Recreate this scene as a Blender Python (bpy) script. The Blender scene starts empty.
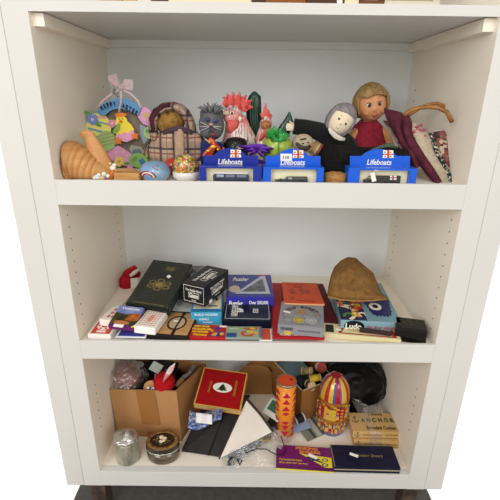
import bpy, math, random
from mathutils import Vector, Matrix, noise
random.seed(7)
C = bpy.context.scene.collection
SC = bpy.context.scene
PI = math.pi
# ---------------------------------------------------------------- camera
FPX = 410.0
TH, PH = math.radians(20.5), math.radians(.7)
CAM = Vector((-.019, -.79, 1.08))
_c, _s = math.cos(TH), math.sin(TH)
CF = Vector((0, _c, -_s))
CR = Vector((math.cos(PH), math.sin(PH)*_s, math.sin(PH)*_c))
CU = Vector((-math.sin(PH), math.cos(PH)*_s, math.cos(PH)*_c))
def _ray(px, py): return CF + CR*((px-250)/FPX) + CU*((250-py)/FPX)
def A(px, py, z):            # a spot of the photo measured on the level z
    d = _ray(px, py); return CAM + d*((z-CAM.z)/d.z)
def W(px, py, Y):            # a spot of the photo measured at depth Y
    d = _ray(px, py); return CAM + d*((Y-CAM.y)/d.y)
def S(py, Y):                # metres per pixel there
    return (W(251, py, Y)-W(250, py, Y)).length
cd = bpy.data.cameras.new('camera'); cam = bpy.data.objects.new('camera', cd); C.objects.link(cam)
cd.sensor_width = 36; cd.lens = FPX/500*36; cd.clip_start = .02
M4 = Matrix((CR, CU, -CF)).transposed().to_4x4(); M4.translation = CAM
cam.matrix_world = M4
SC.camera = cam
SC.view_settings.view_transform = 'Standard'; SC.view_settings.look = 'None'
SC.view_settings.exposure = 0; SC.view_settings.gamma = 1; SC.view_settings.use_curve_mapping = False
# ---------------------------------------------------------------- materials
def lin(h):
    h = h.lstrip('#'); o = []
    for i in (0, 2, 4):
        c = int(h[i:i+2], 16)/255
        o.append(c/12.92 if c <= .04045 else ((c+.055)/1.055)**2.4)
    return (*o, 1)
_mc = {}
def mat(hexc, rough=.5, metal=0, var=None, bump=None, alpha=1, coat=0, tr=0, sheen=0, vor=None):
    key = (hexc, rough, metal, str(var), bump, alpha, coat, tr, sheen, str(vor))
    if key in _mc: return _mc[key]
    m = bpy.data.materials.new('surface_'+hexc.strip('#')); m.use_nodes = True
    n, l = m.node_tree.nodes, m.node_tree.links
    b = n['Principled BSDF']
    b.inputs['Base Color'].default_value = lin(hexc); b.inputs['Roughness'].default_value = rough
    b.inputs['Metallic'].default_value = metal; b.inputs['Coat Weight'].default_value = coat
    b.inputs['Coat Roughness'].default_value = .08; b.inputs['Specular IOR Level'].default_value = .2
    b.inputs['Alpha'].default_value = alpha; b.inputs['Transmission Weight'].default_value = tr
    b.inputs['Sheen Weight'].default_value = sheen
    tc = n.new('ShaderNodeTexCoord')
    if var:                       # (scale, other colour[, stretch])
        t = n.new('ShaderNodeTexNoise'); t.inputs['Scale'].default_value = var[0]; t.inputs['Detail'].default_value = 5
        mp = n.new('ShaderNodeMapping'); mp.inputs['Scale'].default_value = var[2] if len(var) > 2 else (1, 1, 1)
        l.new(tc.outputs['Object'], mp.inputs[0]); l.new(mp.outputs[0], t.inputs['Vector'])
        r = n.new('ShaderNodeValToRGB'); r.color_ramp.elements[0].position = .38; r.color_ramp.elements[1].position = .64
        r.color_ramp.elements[0].color = lin(hexc); r.color_ramp.elements[1].color = lin(var[1])
        l.new(t.outputs[0], r.inputs[0]); l.new(r.outputs[0], b.inputs['Base Color'])
    if vor:                       # (scale, [colours]) specks of many colours
        t = n.new('ShaderNodeTexVoronoi'); t.inputs['Scale'].default_value = vor[0]
        l.new(tc.outputs['Object'], t.inputs['Vector'])
        sx = n.new('ShaderNodeSeparateColor'); l.new(t.outputs['Color'], sx.inputs[0])
        r = n.new('ShaderNodeValToRGB'); r.color_ramp.interpolation = 'CONSTANT'
        k = len(vor[1])
        while len(r.color_ramp.elements) < k: r.color_ramp.elements.new(.5)
        for i, cc in enumerate(vor[1]):
            r.color_ramp.elements[i].position = i/k; r.color_ramp.elements[i].color = lin(cc)
        l.new(sx.outputs[0], r.inputs[0]); l.new(r.outputs[0], b.inputs['Base Color'])
    if bump:                      # (scale, strength, distance)
        t = n.new('ShaderNodeTexNoise'); t.inputs['Scale'].default_value = bump[0]; t.inputs['Detail'].default_value = 6
        l.new(tc.outputs['Object'], t.inputs['Vector'])
        bb = n.new('ShaderNodeBump'); bb.inputs['Strength'].default_value = bump[1]; bb.inputs['Distance'].default_value = bump[2]
        l.new(t.outputs[0], bb.inputs['Height']); l.new(bb.outputs[0], b.inputs['Normal'])
    _mc[key] = m; return m
def film_mat(gloss=.12, milk=.0, tint='#ffffff', bump=None, rough=.08):
    m = bpy.data.materials.new('clear_film'); m.use_nodes = True
    n, l = m.node_tree.nodes, m.node_tree.links; n.remove(n['Principled BSDF'])
    out = n['Material Output']; tr = n.new('ShaderNodeBsdfTransparent'); tr.inputs[0].default_value = lin(tint)
    gl = n.new('ShaderNodeBsdfGlossy'); gl.inputs['Roughness'].default_value = rough
    df = n.new('ShaderNodeBsdfDiffuse'); df.inputs[0].default_value = (.75, .75, .74, 1)
    lw = n.new('ShaderNodeLayerWeight'); lw.inputs['Blend'].default_value = .35
    mr = n.new('ShaderNodeMapRange'); mr.inputs['To Min'].default_value = gloss*.4; mr.inputs['To Max'].default_value = min(1, gloss*4); l.new(lw.outputs['Facing'], mr.inputs['Value'])
    m1 = n.new('ShaderNodeMixShader'); m1.inputs[0].default_value = milk; l.new(tr.outputs[0], m1.inputs[1]); l.new(df.outputs[0], m1.inputs[2])
    m2 = n.new('ShaderNodeMixShader'); l.new(mr.outputs[0], m2.inputs[0]); l.new(m1.outputs[0], m2.inputs[1]); l.new(gl.outputs[0], m2.inputs[2]); l.new(m2.outputs[0], out.inputs[0])
    if bump:
        tc = n.new('ShaderNodeTexCoord'); t = n.new('ShaderNodeTexNoise'); t.inputs['Scale'].default_value = bump[0]; t.inputs['Detail'].default_value = 3; l.new(tc.outputs['Object'], t.inputs['Vector'])
        bb = n.new('ShaderNodeBump'); bb.inputs['Strength'].default_value = bump[1]; bb.inputs['Distance'].default_value = bump[2]; l.new(t.outputs[0], bb.inputs['Height']); l.new(bb.outputs[0], gl.inputs['Normal']); l.new(bb.outputs[0], lw.inputs['Normal'])
    return m
def stripes_mat(base, lines, rough=.8, warp=0.0, bump=None):
    """lines: (axis 0/1/2, period, offset, width fraction, colour, blend)"""
    m = bpy.data.materials.new('woven_'+base.strip('#')); m.use_nodes = True
    n, l = m.node_tree.nodes, m.node_tree.links; b = n['Principled BSDF']; b.inputs['Roughness'].default_value = rough
    tc = n.new('ShaderNodeTexCoord'); src = tc.outputs['Object']
    if warp:
        nz = n.new('ShaderNodeTexNoise'); nz.inputs['Scale'].default_value = 14
        l.new(src, nz.inputs['Vector']); vm = n.new('ShaderNodeVectorMath'); vm.operation = 'SCALE'; vm.inputs['Scale'].default_value = warp
        l.new(nz.outputs['Color'], vm.inputs[0]); va = n.new('ShaderNodeVectorMath'); l.new(vm.outputs[0], va.inputs[0]); l.new(src, va.inputs[1]); src = va.outputs[0]
    s = n.new('ShaderNodeSeparateXYZ'); l.new(src, s.inputs[0])
    cur = None
    for ax, per, off, wd, colr, bl in lines:
        a = n.new('ShaderNodeMath'); a.operation = 'ADD'; a.inputs[1].default_value = off+10*per; l.new(s.outputs[ax], a.inputs[0])
        d = n.new('ShaderNodeMath'); d.operation = 'DIVIDE'; d.inputs[1].default_value = per; l.new(a.outputs[0], d.inputs[0])
        fr = n.new('ShaderNodeMath'); fr.operation = 'FRACT'; l.new(d.outputs[0], fr.inputs[0])
        lt = n.new('ShaderNodeMath'); lt.operation = 'LESS_THAN'; lt.inputs[1].default_value = wd; l.new(fr.outputs[0], lt.inputs[0])
        mu = n.new('ShaderNodeMath'); mu.operation = 'MULTIPLY'; mu.inputs[1].default_value = bl; l.new(lt.outputs[0], mu.inputs[0])
        mx = n.new('ShaderNodeMix'); mx.data_type = 'RGBA'; l.new(mu.outputs[0], mx.inputs[0])
        if cur is None: mx.inputs[6].default_value = lin(base)
        else: l.new(cur, mx.inputs[6])
        mx.inputs[7].default_value = lin(colr); cur = mx.outputs[2]
    l.new(cur, b.inputs['Base Color'])
    if bump:
        t = n.new('ShaderNodeTexNoise'); t.inputs['Scale'].default_value = bump[0]; l.new(tc.outputs['Object'], t.inputs['Vector'])
        bb = n.new('ShaderNodeBump'); bb.inputs['Strength'].default_value = bump[1]; bb.inputs['Distance'].default_value = bump[2]
        l.new(t.outputs[0], bb.inputs['Height']); l.new(bb.outputs[0], b.inputs['Normal'])
    return m
# ---------------------------------------------------------------- mesh builder
class MB:
    def __init__(s): s.v = []; s.f = []; s.m = []; s.sm = []
    def _add(s, vs, fs, mi=0, sm=False):
        o = len(s.v); s.v += [Vector(v) for v in vs]
        for f in fs: s.f.append([i+o for i in f]); s.m.append(mi); s.sm.append(sm)
        return s
    def box(s, x0, x1, y0, y1, z0, z1, mi=0):
        v = [(x, y, z) for z in (z0, z1) for x, y in ((x0, y0), (x1, y0), (x1, y1), (x0, y1))]
        return s._add(v, [(3, 2, 1, 0), (4, 5, 6, 7), (0, 1, 5, 4), (1, 2, 6, 5), (2, 3, 7, 6), (3, 0, 4, 7)], mi)
    def hexa(s, bot, top, mi=0):     # 4 bottom + 4 top corner points, counter-clockwise
        return s._add(list(bot)+list(top), [(3, 2, 1, 0), (4, 5, 6, 7), (0, 1, 5, 4), (1, 2, 6, 5), (2, 3, 7, 6), (3, 0, 4, 7)], mi)
    def loop(s, pts, off, mi=0):     # planar outline extruded by the vector off
        n = len(pts); off = Vector(off); P = [Vector(p) for p in pts]
        nn = Vector((0, 0, 0))
        for i in range(n): nn += P[i].cross(P[(i+1) % n])
        if nn.dot(off) > 0: P.reverse()
        v = P+[p+off for p in P]
        f = [list(range(n)), [2*n-1-i for i in range(n)]]
        for i in range(n): f.append((i, i+n, (i+1) % n+n, (i+1) % n))
        return s._add(v, f, mi)
    def plate(s, px, Y, th, mi=0):   # outline in photo px at depth Y, front face at Y
        return s.loop([W(a, b, Y) for a, b in px], (0, th, 0), mi)
    def lathe(s, prof, n=32, c=(0, 0, 0), mi=0, sx=1, sy=1, sm=True, mif=None, caps=True, M=None):
        v = []; c = Vector(c)
        for r, z in prof:
            for k in range(n):
                a = 2*PI*k/n; p = Vector((r*math.cos(a)*sx, r*math.sin(a)*sy, z))
                v.append((M @ p if M else p)+c)
        o = len(s.v); s._add(v, [])
        for i in range(len(prof)-1):
            for k in range(n):
                a, b = i*n+k, i*n+(k+1) % n
                s.f.append([o+a, o+b, o+b+n, o+a+n]); s.m.append(mif(i, k) if mif else mi); s.sm.append(sm)
        if caps:
            s.f.append([o+n-1-k for k in range(n)]); s.m.append(mif(0, 0) if mif else mi); s.sm.append(False)
            q = (len(prof)-1)*n
            s.f.append([o+q+k for k in range(n)]); s.m.append(mif(len(prof)-2, 0) if mif else mi); s.sm.append(False)
        return s
    def tube(s, path, rad, n=12, mi=0, flat=1.0, up=(0, 0, 1), caps=True, sm=True):
        P = [Vector(p) for p in path]; N = len(P)
        if not hasattr(rad, '__len__'): rad = [rad]*N
        prev = None; o = len(s.v); v = []
        for i in range(N):
            t = (P[min(i+1, N-1)]-P[max(i-1, 0)]).normalized()
            if prev is None:
                a = Vector(up); a = a-t*a.dot(t)
                if a.length < 1e-4: a = Vector((1, 0, 0)); a = a-t*a.dot(t)
            else: a = prev-t*prev.dot(t)
            a.normalize(); prev = a; b = t.cross(a)
            for k in range(n):
                q = 2*PI*k/n; v.append(P[i]+a*(math.cos(q)*rad[i]*flat)+b*(math.sin(q)*rad[i]))
        s._add(v, [])
        for i in range(N-1):
            for k in range(n):
                s.f.append([o+i*n+k, o+i*n+(k+1) % n, o+(i+1)*n+(k+1) % n, o+(i+1)*n+k]); s.m.append(mi); s.sm.append(sm)
        if caps:
            s.f.append([o+n-1-k for k in range(n)]); s.m.append(mi); s.sm.append(sm)
            s.f.append([o+(N-1)*n+k for k in range(n)]); s.m.append(mi); s.sm.append(sm)
        return s
    def ell(s, c, r, mi=0, nu=20, nv=12, M=None, fn=None, mif=None):
        c = Vector(c); r = r if hasattr(r, '__len__') else (r, r, r); v = []
        for j in range(nv+1):
            ph = PI*j/nv
            for k in range(nu):
                a = 2*PI*k/nu; d = Vector((math.sin(ph)*math.cos(a), math.sin(ph)*math.sin(a), -math.cos(ph)))
                q = fn(d) if fn else 1.0
                p = Vector((d.x*r[0]*q, d.y*r[1]*q, d.z*r[2]*q)); v.append((M @ p if M else p)+c)
        o = len(s.v); s._add(v, [])
        for j in range(nv):
            for k in range(nu):
                s.f.append([o+j*nu+k, o+j*nu+(k+1) % nu, o+(j+1)*nu+(k+1) % nu, o+(j+1)*nu+k])
                s.m.append(mif(j, k) if mif else mi); s.sm.append(True)
        return s
    def grid(s, fn, nu, nv, mi=0, sm=True, th=0):
        v = [fn(i/nu, j/nv) for j in range(nv+1) for i in range(nu+1)]
        f = [(j*(nu+1)+i, j*(nu+1)+i+1, (j+1)*(nu+1)+i+1, (j+1)*(nu+1)+i) for j in range(nv) for i in range(nu)]
        return s._add(v, f, mi, sm)
    def tf(s, M): s.v = [M @ v for v in s.v]; return s
    def obj(s, name, mats, parent=None, inv=None, bevel=0, remesh=0, solid=0, sub=0, seg=2, disp=None):
        me = bpy.data.meshes.new(name)
        me.from_pydata([tuple(inv @ v) if inv else tuple(v) for v in s.v], [], s.f)
        for m in (mats if isinstance(mats, (list, tuple)) else [mats]): me.materials.append(m)
        for p, mi, sm in zip(me.polygons, s.m, s.sm): p.material_index = mi; p.use_smooth = sm or bool(remesh)
        me.validate(); me.update()
        o = bpy.data.objects.new(name, me); C.objects.link(o)
        if parent: o.parent = parent
        if solid: q = o.modifiers.new('thick', 'SOLIDIFY'); q.thickness = solid; q.offset = 0
        if remesh:
            q = o.modifiers.new('fuse', 'REMESH'); q.mode = 'VOXEL'; q.voxel_size = remesh; q.use_smooth_shade = True
            q = o.modifiers.new('soft', 'SMOOTH'); q.factor = .5; q.iterations = 3
        if sub: q = o.modifiers.new('sub', 'SUBSURF'); q.levels = sub; q.render_levels = sub
        if bevel: q = o.modifiers.new('bevel', 'BEVEL'); q.width = bevel; q.segments = seg; q.limit_method = 'ANGLE'; q.angle_limit = math.radians(40)
        if disp:
            tx = bpy.data.textures.new(name+'_relief', 'CLOUDS'); tx.noise_scale = disp[0]
            q = o.modifiers.new('relief', 'DISPLACE'); q.texture = tx; q.strength = disp[1]; q.mid_level = .5
        return o
def ell_pts(cx, cy, rx, ry, rot=0, n=20, a0=0, a1=360):
    o = []
    for k in range(n if a1-a0 >= 360 else n+1):
        a = math.radians(a0+(a1-a0)*k/n); x, y = rx*math.cos(a), ry*math.sin(a); r = math.radians(rot)
        o.append((cx+x*math.cos(r)-y*math.sin(r), cy+x*math.sin(r)+y*math.cos(r)))
    return o
class Thing:
    def __init__(s, name, label, cat, loc=None, M=None, group=None, kind=None):
        s.o = bpy.data.objects.new(name, None); C.objects.link(s.o); s.o.empty_display_size = .02
        s.M = M.copy() if M else Matrix.Translation(Vector(loc))
        s.o.matrix_world = s.M; s.inv = s.M.inverted()
        s.o['label'] = label; s.o['category'] = cat
        if group: s.o['group'] = group
        if kind: s.o['kind'] = kind
    def part(s, name, mb, m, parent=None, label=None, world=True, **k):
        o = mb.obj(name, m, parent or s.o, s.inv if world else None, **k)
        if label: o['label'] = label
        return o
def solo(name, label, cat, mb, m, loc, group=None, **k):
    Mx = Matrix.Translation(Vector(loc)); o = mb.obj(name, m, None, Mx.inverted(), **k)
    o.matrix_world = Mx
    o['label'] = label; o['category'] = cat
    if group: o['group'] = group
    return o
_tx = {}
def text_mesh(s, bold=0, shear=0):
    key = (s, bold, shear)
    if key in _tx: return _tx[key]
    cu = bpy.data.curves.new('t', 'FONT'); cu.body = s; cu.size = 1; cu.offset = bold; cu.shear = shear; cu.resolution_u = 3
    cu.align_x = 'CENTER'
    ob = bpy.data.objects.new('t', cu); C.objects.link(ob); bpy.context.view_layer.update()
    me = bpy.data.meshes.new_from_object(ob.evaluated_get(bpy.context.evaluated_depsgraph_get()))
    V = [v.co.copy() for v in me.vertices]; Fc = [list(p.vertices) for p in me.polygons]
    bpy.data.objects.remove(ob); bpy.data.curves.remove(cu); bpy.data.meshes.remove(me)
    x0, x1 = min(v.x for v in V), max(v.x for v in V); y0, y1 = min(v.y for v in V), max(v.y for v in V)
    V = [((v.x-x0)/(x1-x0)-.5, (v.y-y0)/(y1-y0)-.5) for v in V]
    _tx[key] = (V, Fc); return _tx[key]
def add_text(mb, s, M, w, h, bold=0, shear=0, rot=0, mi=0):
    V, Fc = text_mesh(s, bold, shear); r = math.radians(rot); o = []
    for x, y in V:
        x, y = x*w, y*h
        o.append(M @ Vector((x*math.cos(r)-y*math.sin(r), x*math.sin(r)+y*math.cos(r), 0)))
    mb._add(o, Fc, mi); return mb
def frame(FL, FR, BL, t):
    x = (FR-FL); w = x.length; x.normalize(); y = BL-FL; d = y.length; y.normalize(); z = x.cross(y); z.normalize()
    sk = max(.35, x.cross(y).length); x = (x+y.cross(z)).normalized(); y = z.cross(x)
    c = FL+x*w/2+y*d/2-z*t
    M = Matrix((x, y, z)).transposed().to_4x4(); M.translation = c
    return M, w, d
BODY = {}
class Box(Thing):
    """box whose top face corners were measured; origin at the centre of its underside"""
    def __init__(s, name, label, cat, FL, FR, BL, z, t, m, group=None, side=None, miny=.0095, bevel=.0008, part='box_body', sidename='box_side'):
        zz = z if hasattr(z, '__len__') else (z, z, z)
        a, b, c = A(*FL, zz[0]), A(*FR, zz[1]), A(*BL, zz[2])
        M, w, d = frame(a, b, c, t)
        mn = min((M @ Vector((sx*w/2, -d/2, q))).y for sx in (-1, 1) for q in (0, t))
        if mn < miny: M.translation.y += miny-mn
        super().__init__(name, label, cat, M=M, group=group)
        s.w, s.d, s.t = w, d, t
        mb = MB()
        if side:
            mb.box(-w/2, w/2, -d/2, d/2, 0, t-.0016)
            s.side = s.part(sidename, mb, side, world=False, bevel=bevel)
            mb = MB().box(-w/2, w/2, -d/2, d/2, t-.0016, t)
            s.body = s.part('lid' if part == 'box_body' else part, mb, m, world=False, bevel=.0003)
        else:
            mb.box(-w/2, w/2, -d/2, d/2, 0, t)
            s.body = s.part(part, mb, m, world=False, bevel=bevel)
    def pl(s, face):
        if face == 'top': return Matrix.Translation((0, 0, s.t)), s.w, s.d
        if face == 'front': return Matrix(((1, 0, 0, 0), (0, 0, -1, -s.d/2), (0, 1, 0, s.t/2), (0, 0, 0, 1))), s.w, s.t
        if face == 'right': return Matrix(((0, 0, 1, s.w/2), (1, 0, 0, 0), (0, 1, 0, s.t/2), (0, 0, 0, 1))), s.d, s.t
        if face == 'left': return Matrix(((0, 0, -1, -s.w/2), (-1, 0, 0, 0), (0, 1, 0, s.t/2), (0, 0, 0, 1))), s.d, s.t
    def txt(s, items, m, face='top', name='lettering', lift=.0006, parent=None):
        """items: (text, u, v, width fraction, height fraction, rot, bold, shear)"""
        M, w, d = s.pl(face); mb = MB()
        for it in items:
            it = tuple(it)+(0, 0, 0, 0)[len(it)-5:] if len(it) > 5 else tuple(it)+(0, 0, 0)
            T, u, v, fw, fh, rot, bold, sh = (it+(0, 0, 0))[:8]
            hw, hh = (fw*w, fh*d) if abs(rot) not in (90,) else (fw*d, fh*w)
            add_text(mb, T, M @ Matrix.Translation(((u-.5)*w, (v-.5)*d, lift)), hw, hh, bold, sh, rot)
        return s.part(name, mb, m, parent=parent or s.body, world=False, solid=.0003)
    def poly(s, polys, m, face='top', name='printed_panel', lift=.0001, th=.0003, label=None, parent=None):
        M, w, d = s.pl(face); mb = MB()
        for i, p in enumerate(polys):
            mi = 0
            if isinstance(p, tuple) and len(p) == 2 and isinstance(p[0], int): mi, p = p
            mb.loop([M @ Vector(((u-.5)*w, (v-.5)*d, lift)) for u, v in p], M.to_3x3() @ Vector((0, 0, th)), mi)
        return s.part(name, mb, m, parent=parent or s.body, world=False, label=label)
    def sticker(s, u, v, w, h, rot=0, face='top', text=None, lift=.0012, name='price_sticker'):
        M, fw, fd = s.pl(face); N = M @ Matrix.Translation(((u-.5)*fw, (v-.5)*fd, lift)) @ Matrix.Rotation(math.radians(rot), 4, 'Z')
        mb = MB().loop([N @ Vector(p) for p in ((-w/2, -h/2, 0), (w/2, -h/2, 0), (w/2, h/2, 0), (-w/2, h/2, 0))], N.to_3x3() @ Vector((0, 0, .0003)))
        o = s.part(name, mb, mat('#f2f2f0', .5), parent=s.body, world=False, label='small white price sticker')
        if text:
            q = add_text(MB(), text, N @ Matrix.Translation((0, 0, .0005)), w*.7, h*.5); s.part('lettering', q, mat('#222222', .6), parent=s.body, world=False, solid=.0002)
        return o
def rect(u0, v0, u1, v1): return [(u0, v0), (u1, v0), (u1, v1), (u0, v1)]
def outline(u0, v0, u1, v1, tu, tv): return [rect(u0, v0, u1, v0+tv), rect(u0, v1-tv, u1, v1), rect(u0, v0+tv, u0+tu, v1-tv), rect(u1-tu, v0+tv, u1, v1-tv)]
def euv(cu, cv, ru, rv, rot=0, n=20, a0=0, a1=360): return ell_pts(cu, cv, ru, rv, rot, n, a0, a1)
def arcband(cu, cv, r0, r1, a0, a1, n=14, asp=1):
    o = []
    for k in range(n+1):
        a = math.radians(a0+(a1-a0)*k/n); o.append((cu+r1*math.cos(a), cv+r1*asp*math.sin(a)))
    for k in range(n, -1, -1):
        a = math.radians(a0+(a1-a0)*k/n); o.append((cu+r0*math.cos(a), cv+r0*asp*math.sin(a)))
    return o
# ---------------------------------------------------------------- heights
ZT0, ZTOP = 1.2125, 1.228       # top shelf underside / surface
Z3, Z2, Z1 = .917, .554, .169   # surfaces of the three shelves
WX = .40
white = mat('#d3d2cf', .42, var=(3, '#cfcecb')); whitein = mat('#f3ecde', .5, var=(2.2, '#f0e8d9')); backm = mat('#ebf0f1', .5, var=(2, '#e7edee'))  # same white paint: fronts darkened, insides paler, so colour evens out the light
# ---------------------------------------------------------------- shelving unit
U = Thing('shelving_unit', 'white open shelving unit in the middle with three loaded shelves and peg holes', 'shelving unit', (0, .2, .12))
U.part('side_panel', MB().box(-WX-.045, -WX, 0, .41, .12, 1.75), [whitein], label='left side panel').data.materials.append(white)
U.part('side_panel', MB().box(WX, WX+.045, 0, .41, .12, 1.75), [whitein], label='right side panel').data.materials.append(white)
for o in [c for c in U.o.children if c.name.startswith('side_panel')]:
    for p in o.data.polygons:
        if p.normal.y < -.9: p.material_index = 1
U.part('back_panel', MB().box(-WX, WX, .39, .405, .12, 1.75), backm)
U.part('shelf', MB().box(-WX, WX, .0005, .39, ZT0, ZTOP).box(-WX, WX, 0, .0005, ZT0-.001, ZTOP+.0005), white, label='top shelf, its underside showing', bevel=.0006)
for z, lip, zb, th in ((Z3, .925, .875, .008), (Z2, .562, .514, .008), (Z1, .169, .12, .02)):
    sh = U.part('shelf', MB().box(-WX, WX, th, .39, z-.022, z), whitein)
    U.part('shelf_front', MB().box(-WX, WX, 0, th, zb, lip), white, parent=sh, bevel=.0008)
    for sx in (-1, 1): U.part('side_cleat', MB().box(*sorted((sx*WX, sx*(WX-.018))), .02, .37, z-.04, z-.022), whitein, parent=sh)
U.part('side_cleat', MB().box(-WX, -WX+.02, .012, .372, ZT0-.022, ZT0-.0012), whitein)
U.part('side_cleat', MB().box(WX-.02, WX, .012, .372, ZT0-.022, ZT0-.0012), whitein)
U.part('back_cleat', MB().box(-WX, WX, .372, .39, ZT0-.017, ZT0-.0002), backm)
hb = MB()
for sx in (-1, 1):
    for (yy, z0, n) in ((.033, .845, 11), (.34, 1.10, 5), (.34, .84, 12), (.045, .405, 6), (.34, .46, 8)):
        for k in range(n):
            R_ = Matrix.Rotation(PI/2, 3, 'Y'); hb.lathe([(.0019, -.0004), (.0019, .0004)], 8, (sx*WX, yy, z0-k*.026), M=R_, sm=False)
U.part('peg_hole', hb, mat('#4a443e', .8)).__setitem__('kind', 'stuff')
for sx in (-.4225, .4225):
    l_ = U.part('leg', MB().box(sx-.02, sx+.02, .02, .06, .0, .12), mat('#3a312c', .6, var=(30, '#5a4a40')), bevel=.002)
for nm, sx, lb in (('shelving_unit', -1, 'edge of the next white shelving unit, at the left of the loaded one'), ('shelving_unit', 1, 'edge of the next white shelving unit, at the right of the loaded one')):
    x0, x1 = sorted((sx*(WX+.046), sx*(WX+.091)))
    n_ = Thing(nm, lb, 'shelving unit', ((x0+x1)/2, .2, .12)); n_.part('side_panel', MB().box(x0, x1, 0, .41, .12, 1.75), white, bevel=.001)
    n_.part('leg', MB().box(x0, x1, .35, .39, 0, .12), mat('#3a312c', .6))
fl = MB().box(-.512, .512, -1.0, 1.2, -.05, 0).obj('floor', mat('#56534f', .9, var=(60, '#4d4a47'), bump=(300, .4, .002))); fl['kind'] = 'structure'
# ---------------------------------------------------------------- light
w = bpy.data.worlds.new('room_light'); SC.world = w; w.use_nodes = True
bg = w.node_tree.nodes['Background']; wn, wl = w.node_tree.nodes, w.node_tree.links
tc = wn.new('ShaderNodeTexCoord'); sp = wn.new('ShaderNodeSeparateXYZ'); wl.new(tc.outputs['Generated'], sp.inputs[0])
rp = wn.new('ShaderNodeValToRGB'); e = rp.color_ramp.elements
e[0].position = .30; e[0].color = (.74, .67, .59, 1); e[1].position = .62; e[1].color = (1.1, 1.1, 1.1, 1)
ma = wn.new('ShaderNodeMath'); ma.operation = 'MULTIPLY_ADD'; ma.inputs[1].default_value = .5; ma.inputs[2].default_value = .5
wl.new(sp.outputs[1], ma.inputs[0]); wl.new(ma.outputs[0], rp.inputs[0]); wl.new(rp.outputs[0], bg.inputs[0]); bg.inputs[1].default_value = 1.0
def lamp(name, loc, size, power, col, tgt, sy=None):
    ld = bpy.data.lights.new(name, 'AREA'); ld.energy = power; ld.color = col; ld.size = size
    if sy: ld.shape = 'RECTANGLE'; ld.size_y = sy
    lo = bpy.data.objects.new(name, ld); C.objects.link(lo); lo.location = loc
    lo.rotation_euler = (Vector(tgt)-Vector(loc)).to_track_quat('-Z', 'Y').to_euler()
for sx, pw in ((-1, 46), (1, 27)): lamp('window_light', (sx*1.7-.1, -2.9, 2.0), 1.4, pw, (.97, .98, 1), (0, .3, .7), 1.5)
lamp('ceiling_lamp', (-.3, -1.9, 2.55), .6, 13, (1, .95, .88), (0, .2, .6), .5)
# ================================================================ middle shelf (board games)
GLD = mat('#a08b4a', .45, .3); WHT = mat('#eceae4', .5); BLK = mat('#1b1b1d', .45)
def cards(nm, lb, FL, FR, BL, z, t, top, pr, grp='packs of playing cards'):
    b = Box(nm, lb, 'playing cards', FL, FR, BL, z, t, mat('#efeae4', .45, coat=.3), group=grp, part='card_box')
    b.poly([rect(.08, .06, .92, .94)], mat(top, .4), name='card_back', parent=b.body)
    return b
c = cards('playing_card_pack', 'red and white playing card pack lying nearest the left wall on the middle shelf', (87.5, 334), (110, 335.5), (98, 319), Z2+.017, .017, '#c8473d', 0)
c.poly([euv(.5, .55, .33, .27), rect(.3, .12, .7, .25)], mat('#eedfd8', .5), lift=.0005, name='card_pattern')
c.poly([euv(.5, .55, .15, .12)]+[euv(.5+.24*math.cos(a), .55+.2*math.sin(a), .05, .05, n=8) for a in [k*PI/3 for k in range(6)]], mat('#c8473d', .5), lift=.0009, name='card_pattern')
c.poly([rect(.0, .0, 1, .2)], mat('#b8362e'), face='front', name='box_stripe')
c = cards('playing_card_pack', 'white playing card pack with faint red pattern, half under the landscape game box', (99, 319), (118, 323), (111, 305.5), Z2+.036, .017, '#e9dcd4', 0)
c.poly([euv(.3+.2*(k % 3), .25+.25*(k//3), .08, .09, n=8) for k in range(9)], mat('#bb6f68'), lift=.0005, name='card_pattern')
# beige board and white tray under the green box
b = Box('game_board', 'flat beige board lying under the tall dark green box', 'board', (108, 321), (150, 325), (133, 289), Z2+.008, .008, mat('#cfc2a4', .7, var=(40, '#c6b794')), part='board')
b = Box('presentation_tray', 'pale glossy tray lying between the dark green box and the light blue box', 'tray', (163, 322), (193, 324), (176, 285), Z2+.014, .014, mat('#d3d6d6', .2, coat=.5), part='tray_base')
b.poly(outline(.02, .02, .98, .98, .05, .02), mat('#bfc4c6', .3), name='rim')
# red bag
t = Thing('santa_ornament', 'red fabric ornament with white cotton trim in the back left corner of the middle shelf', 'ornament', (-.345, .30, Z2))
p0 = W(129, 281, .30); k = S(280, .30)
g = MB().ell(W(127, 282, .30), (.022, .02, .027)).ell(W(132, 274, .31), (.026, .016, .016)).tube([W(124, 290, .3), W(125, 280, .3), W(128, 273, .3), W(135, 268, .31), W(139, 271, .31)], [.012, .016, .013, .01, .005])
g.ell(W(127, 286, .30), (.018, .02, .026))
t.part('fabric_body', g, mat('#b5202c', .75, var=(60, '#9b1522'), bump=(60, .5, .003)), remesh=.003)
t.part('cotton_trim', MB().tube([W(130, 276, .275), W(134, 273, .28), W(139, 269, .29)], [.004, .006, .004]), mat('#dfd8d0', .9, bump=(200, 1, .003)))
t.part('tag', MB().plate([(130.5, 279), (138, 278), (138, 288), (131, 288.5)], .272, .003), mat('#e9e7e6', .6), label='white card tag')
b = Box('small_case', 'small grey case poking out behind the top left of the dark green box', 'case', (136, 291), (150, 292), (142, 268), Z2+.045, .045, mat('#6f6b66', .5), part='case_body', bevel=.003)
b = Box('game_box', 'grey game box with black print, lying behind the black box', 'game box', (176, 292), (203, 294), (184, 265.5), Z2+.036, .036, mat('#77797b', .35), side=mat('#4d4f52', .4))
b.txt([('DOMINOES', .5, .72, .7, .1), ('CLASSIC GAME', .5, .5, .6, .07)][:0] or [('6 9', .5, .75, .5, .12)], mat('#2a2b2e'))
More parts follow.
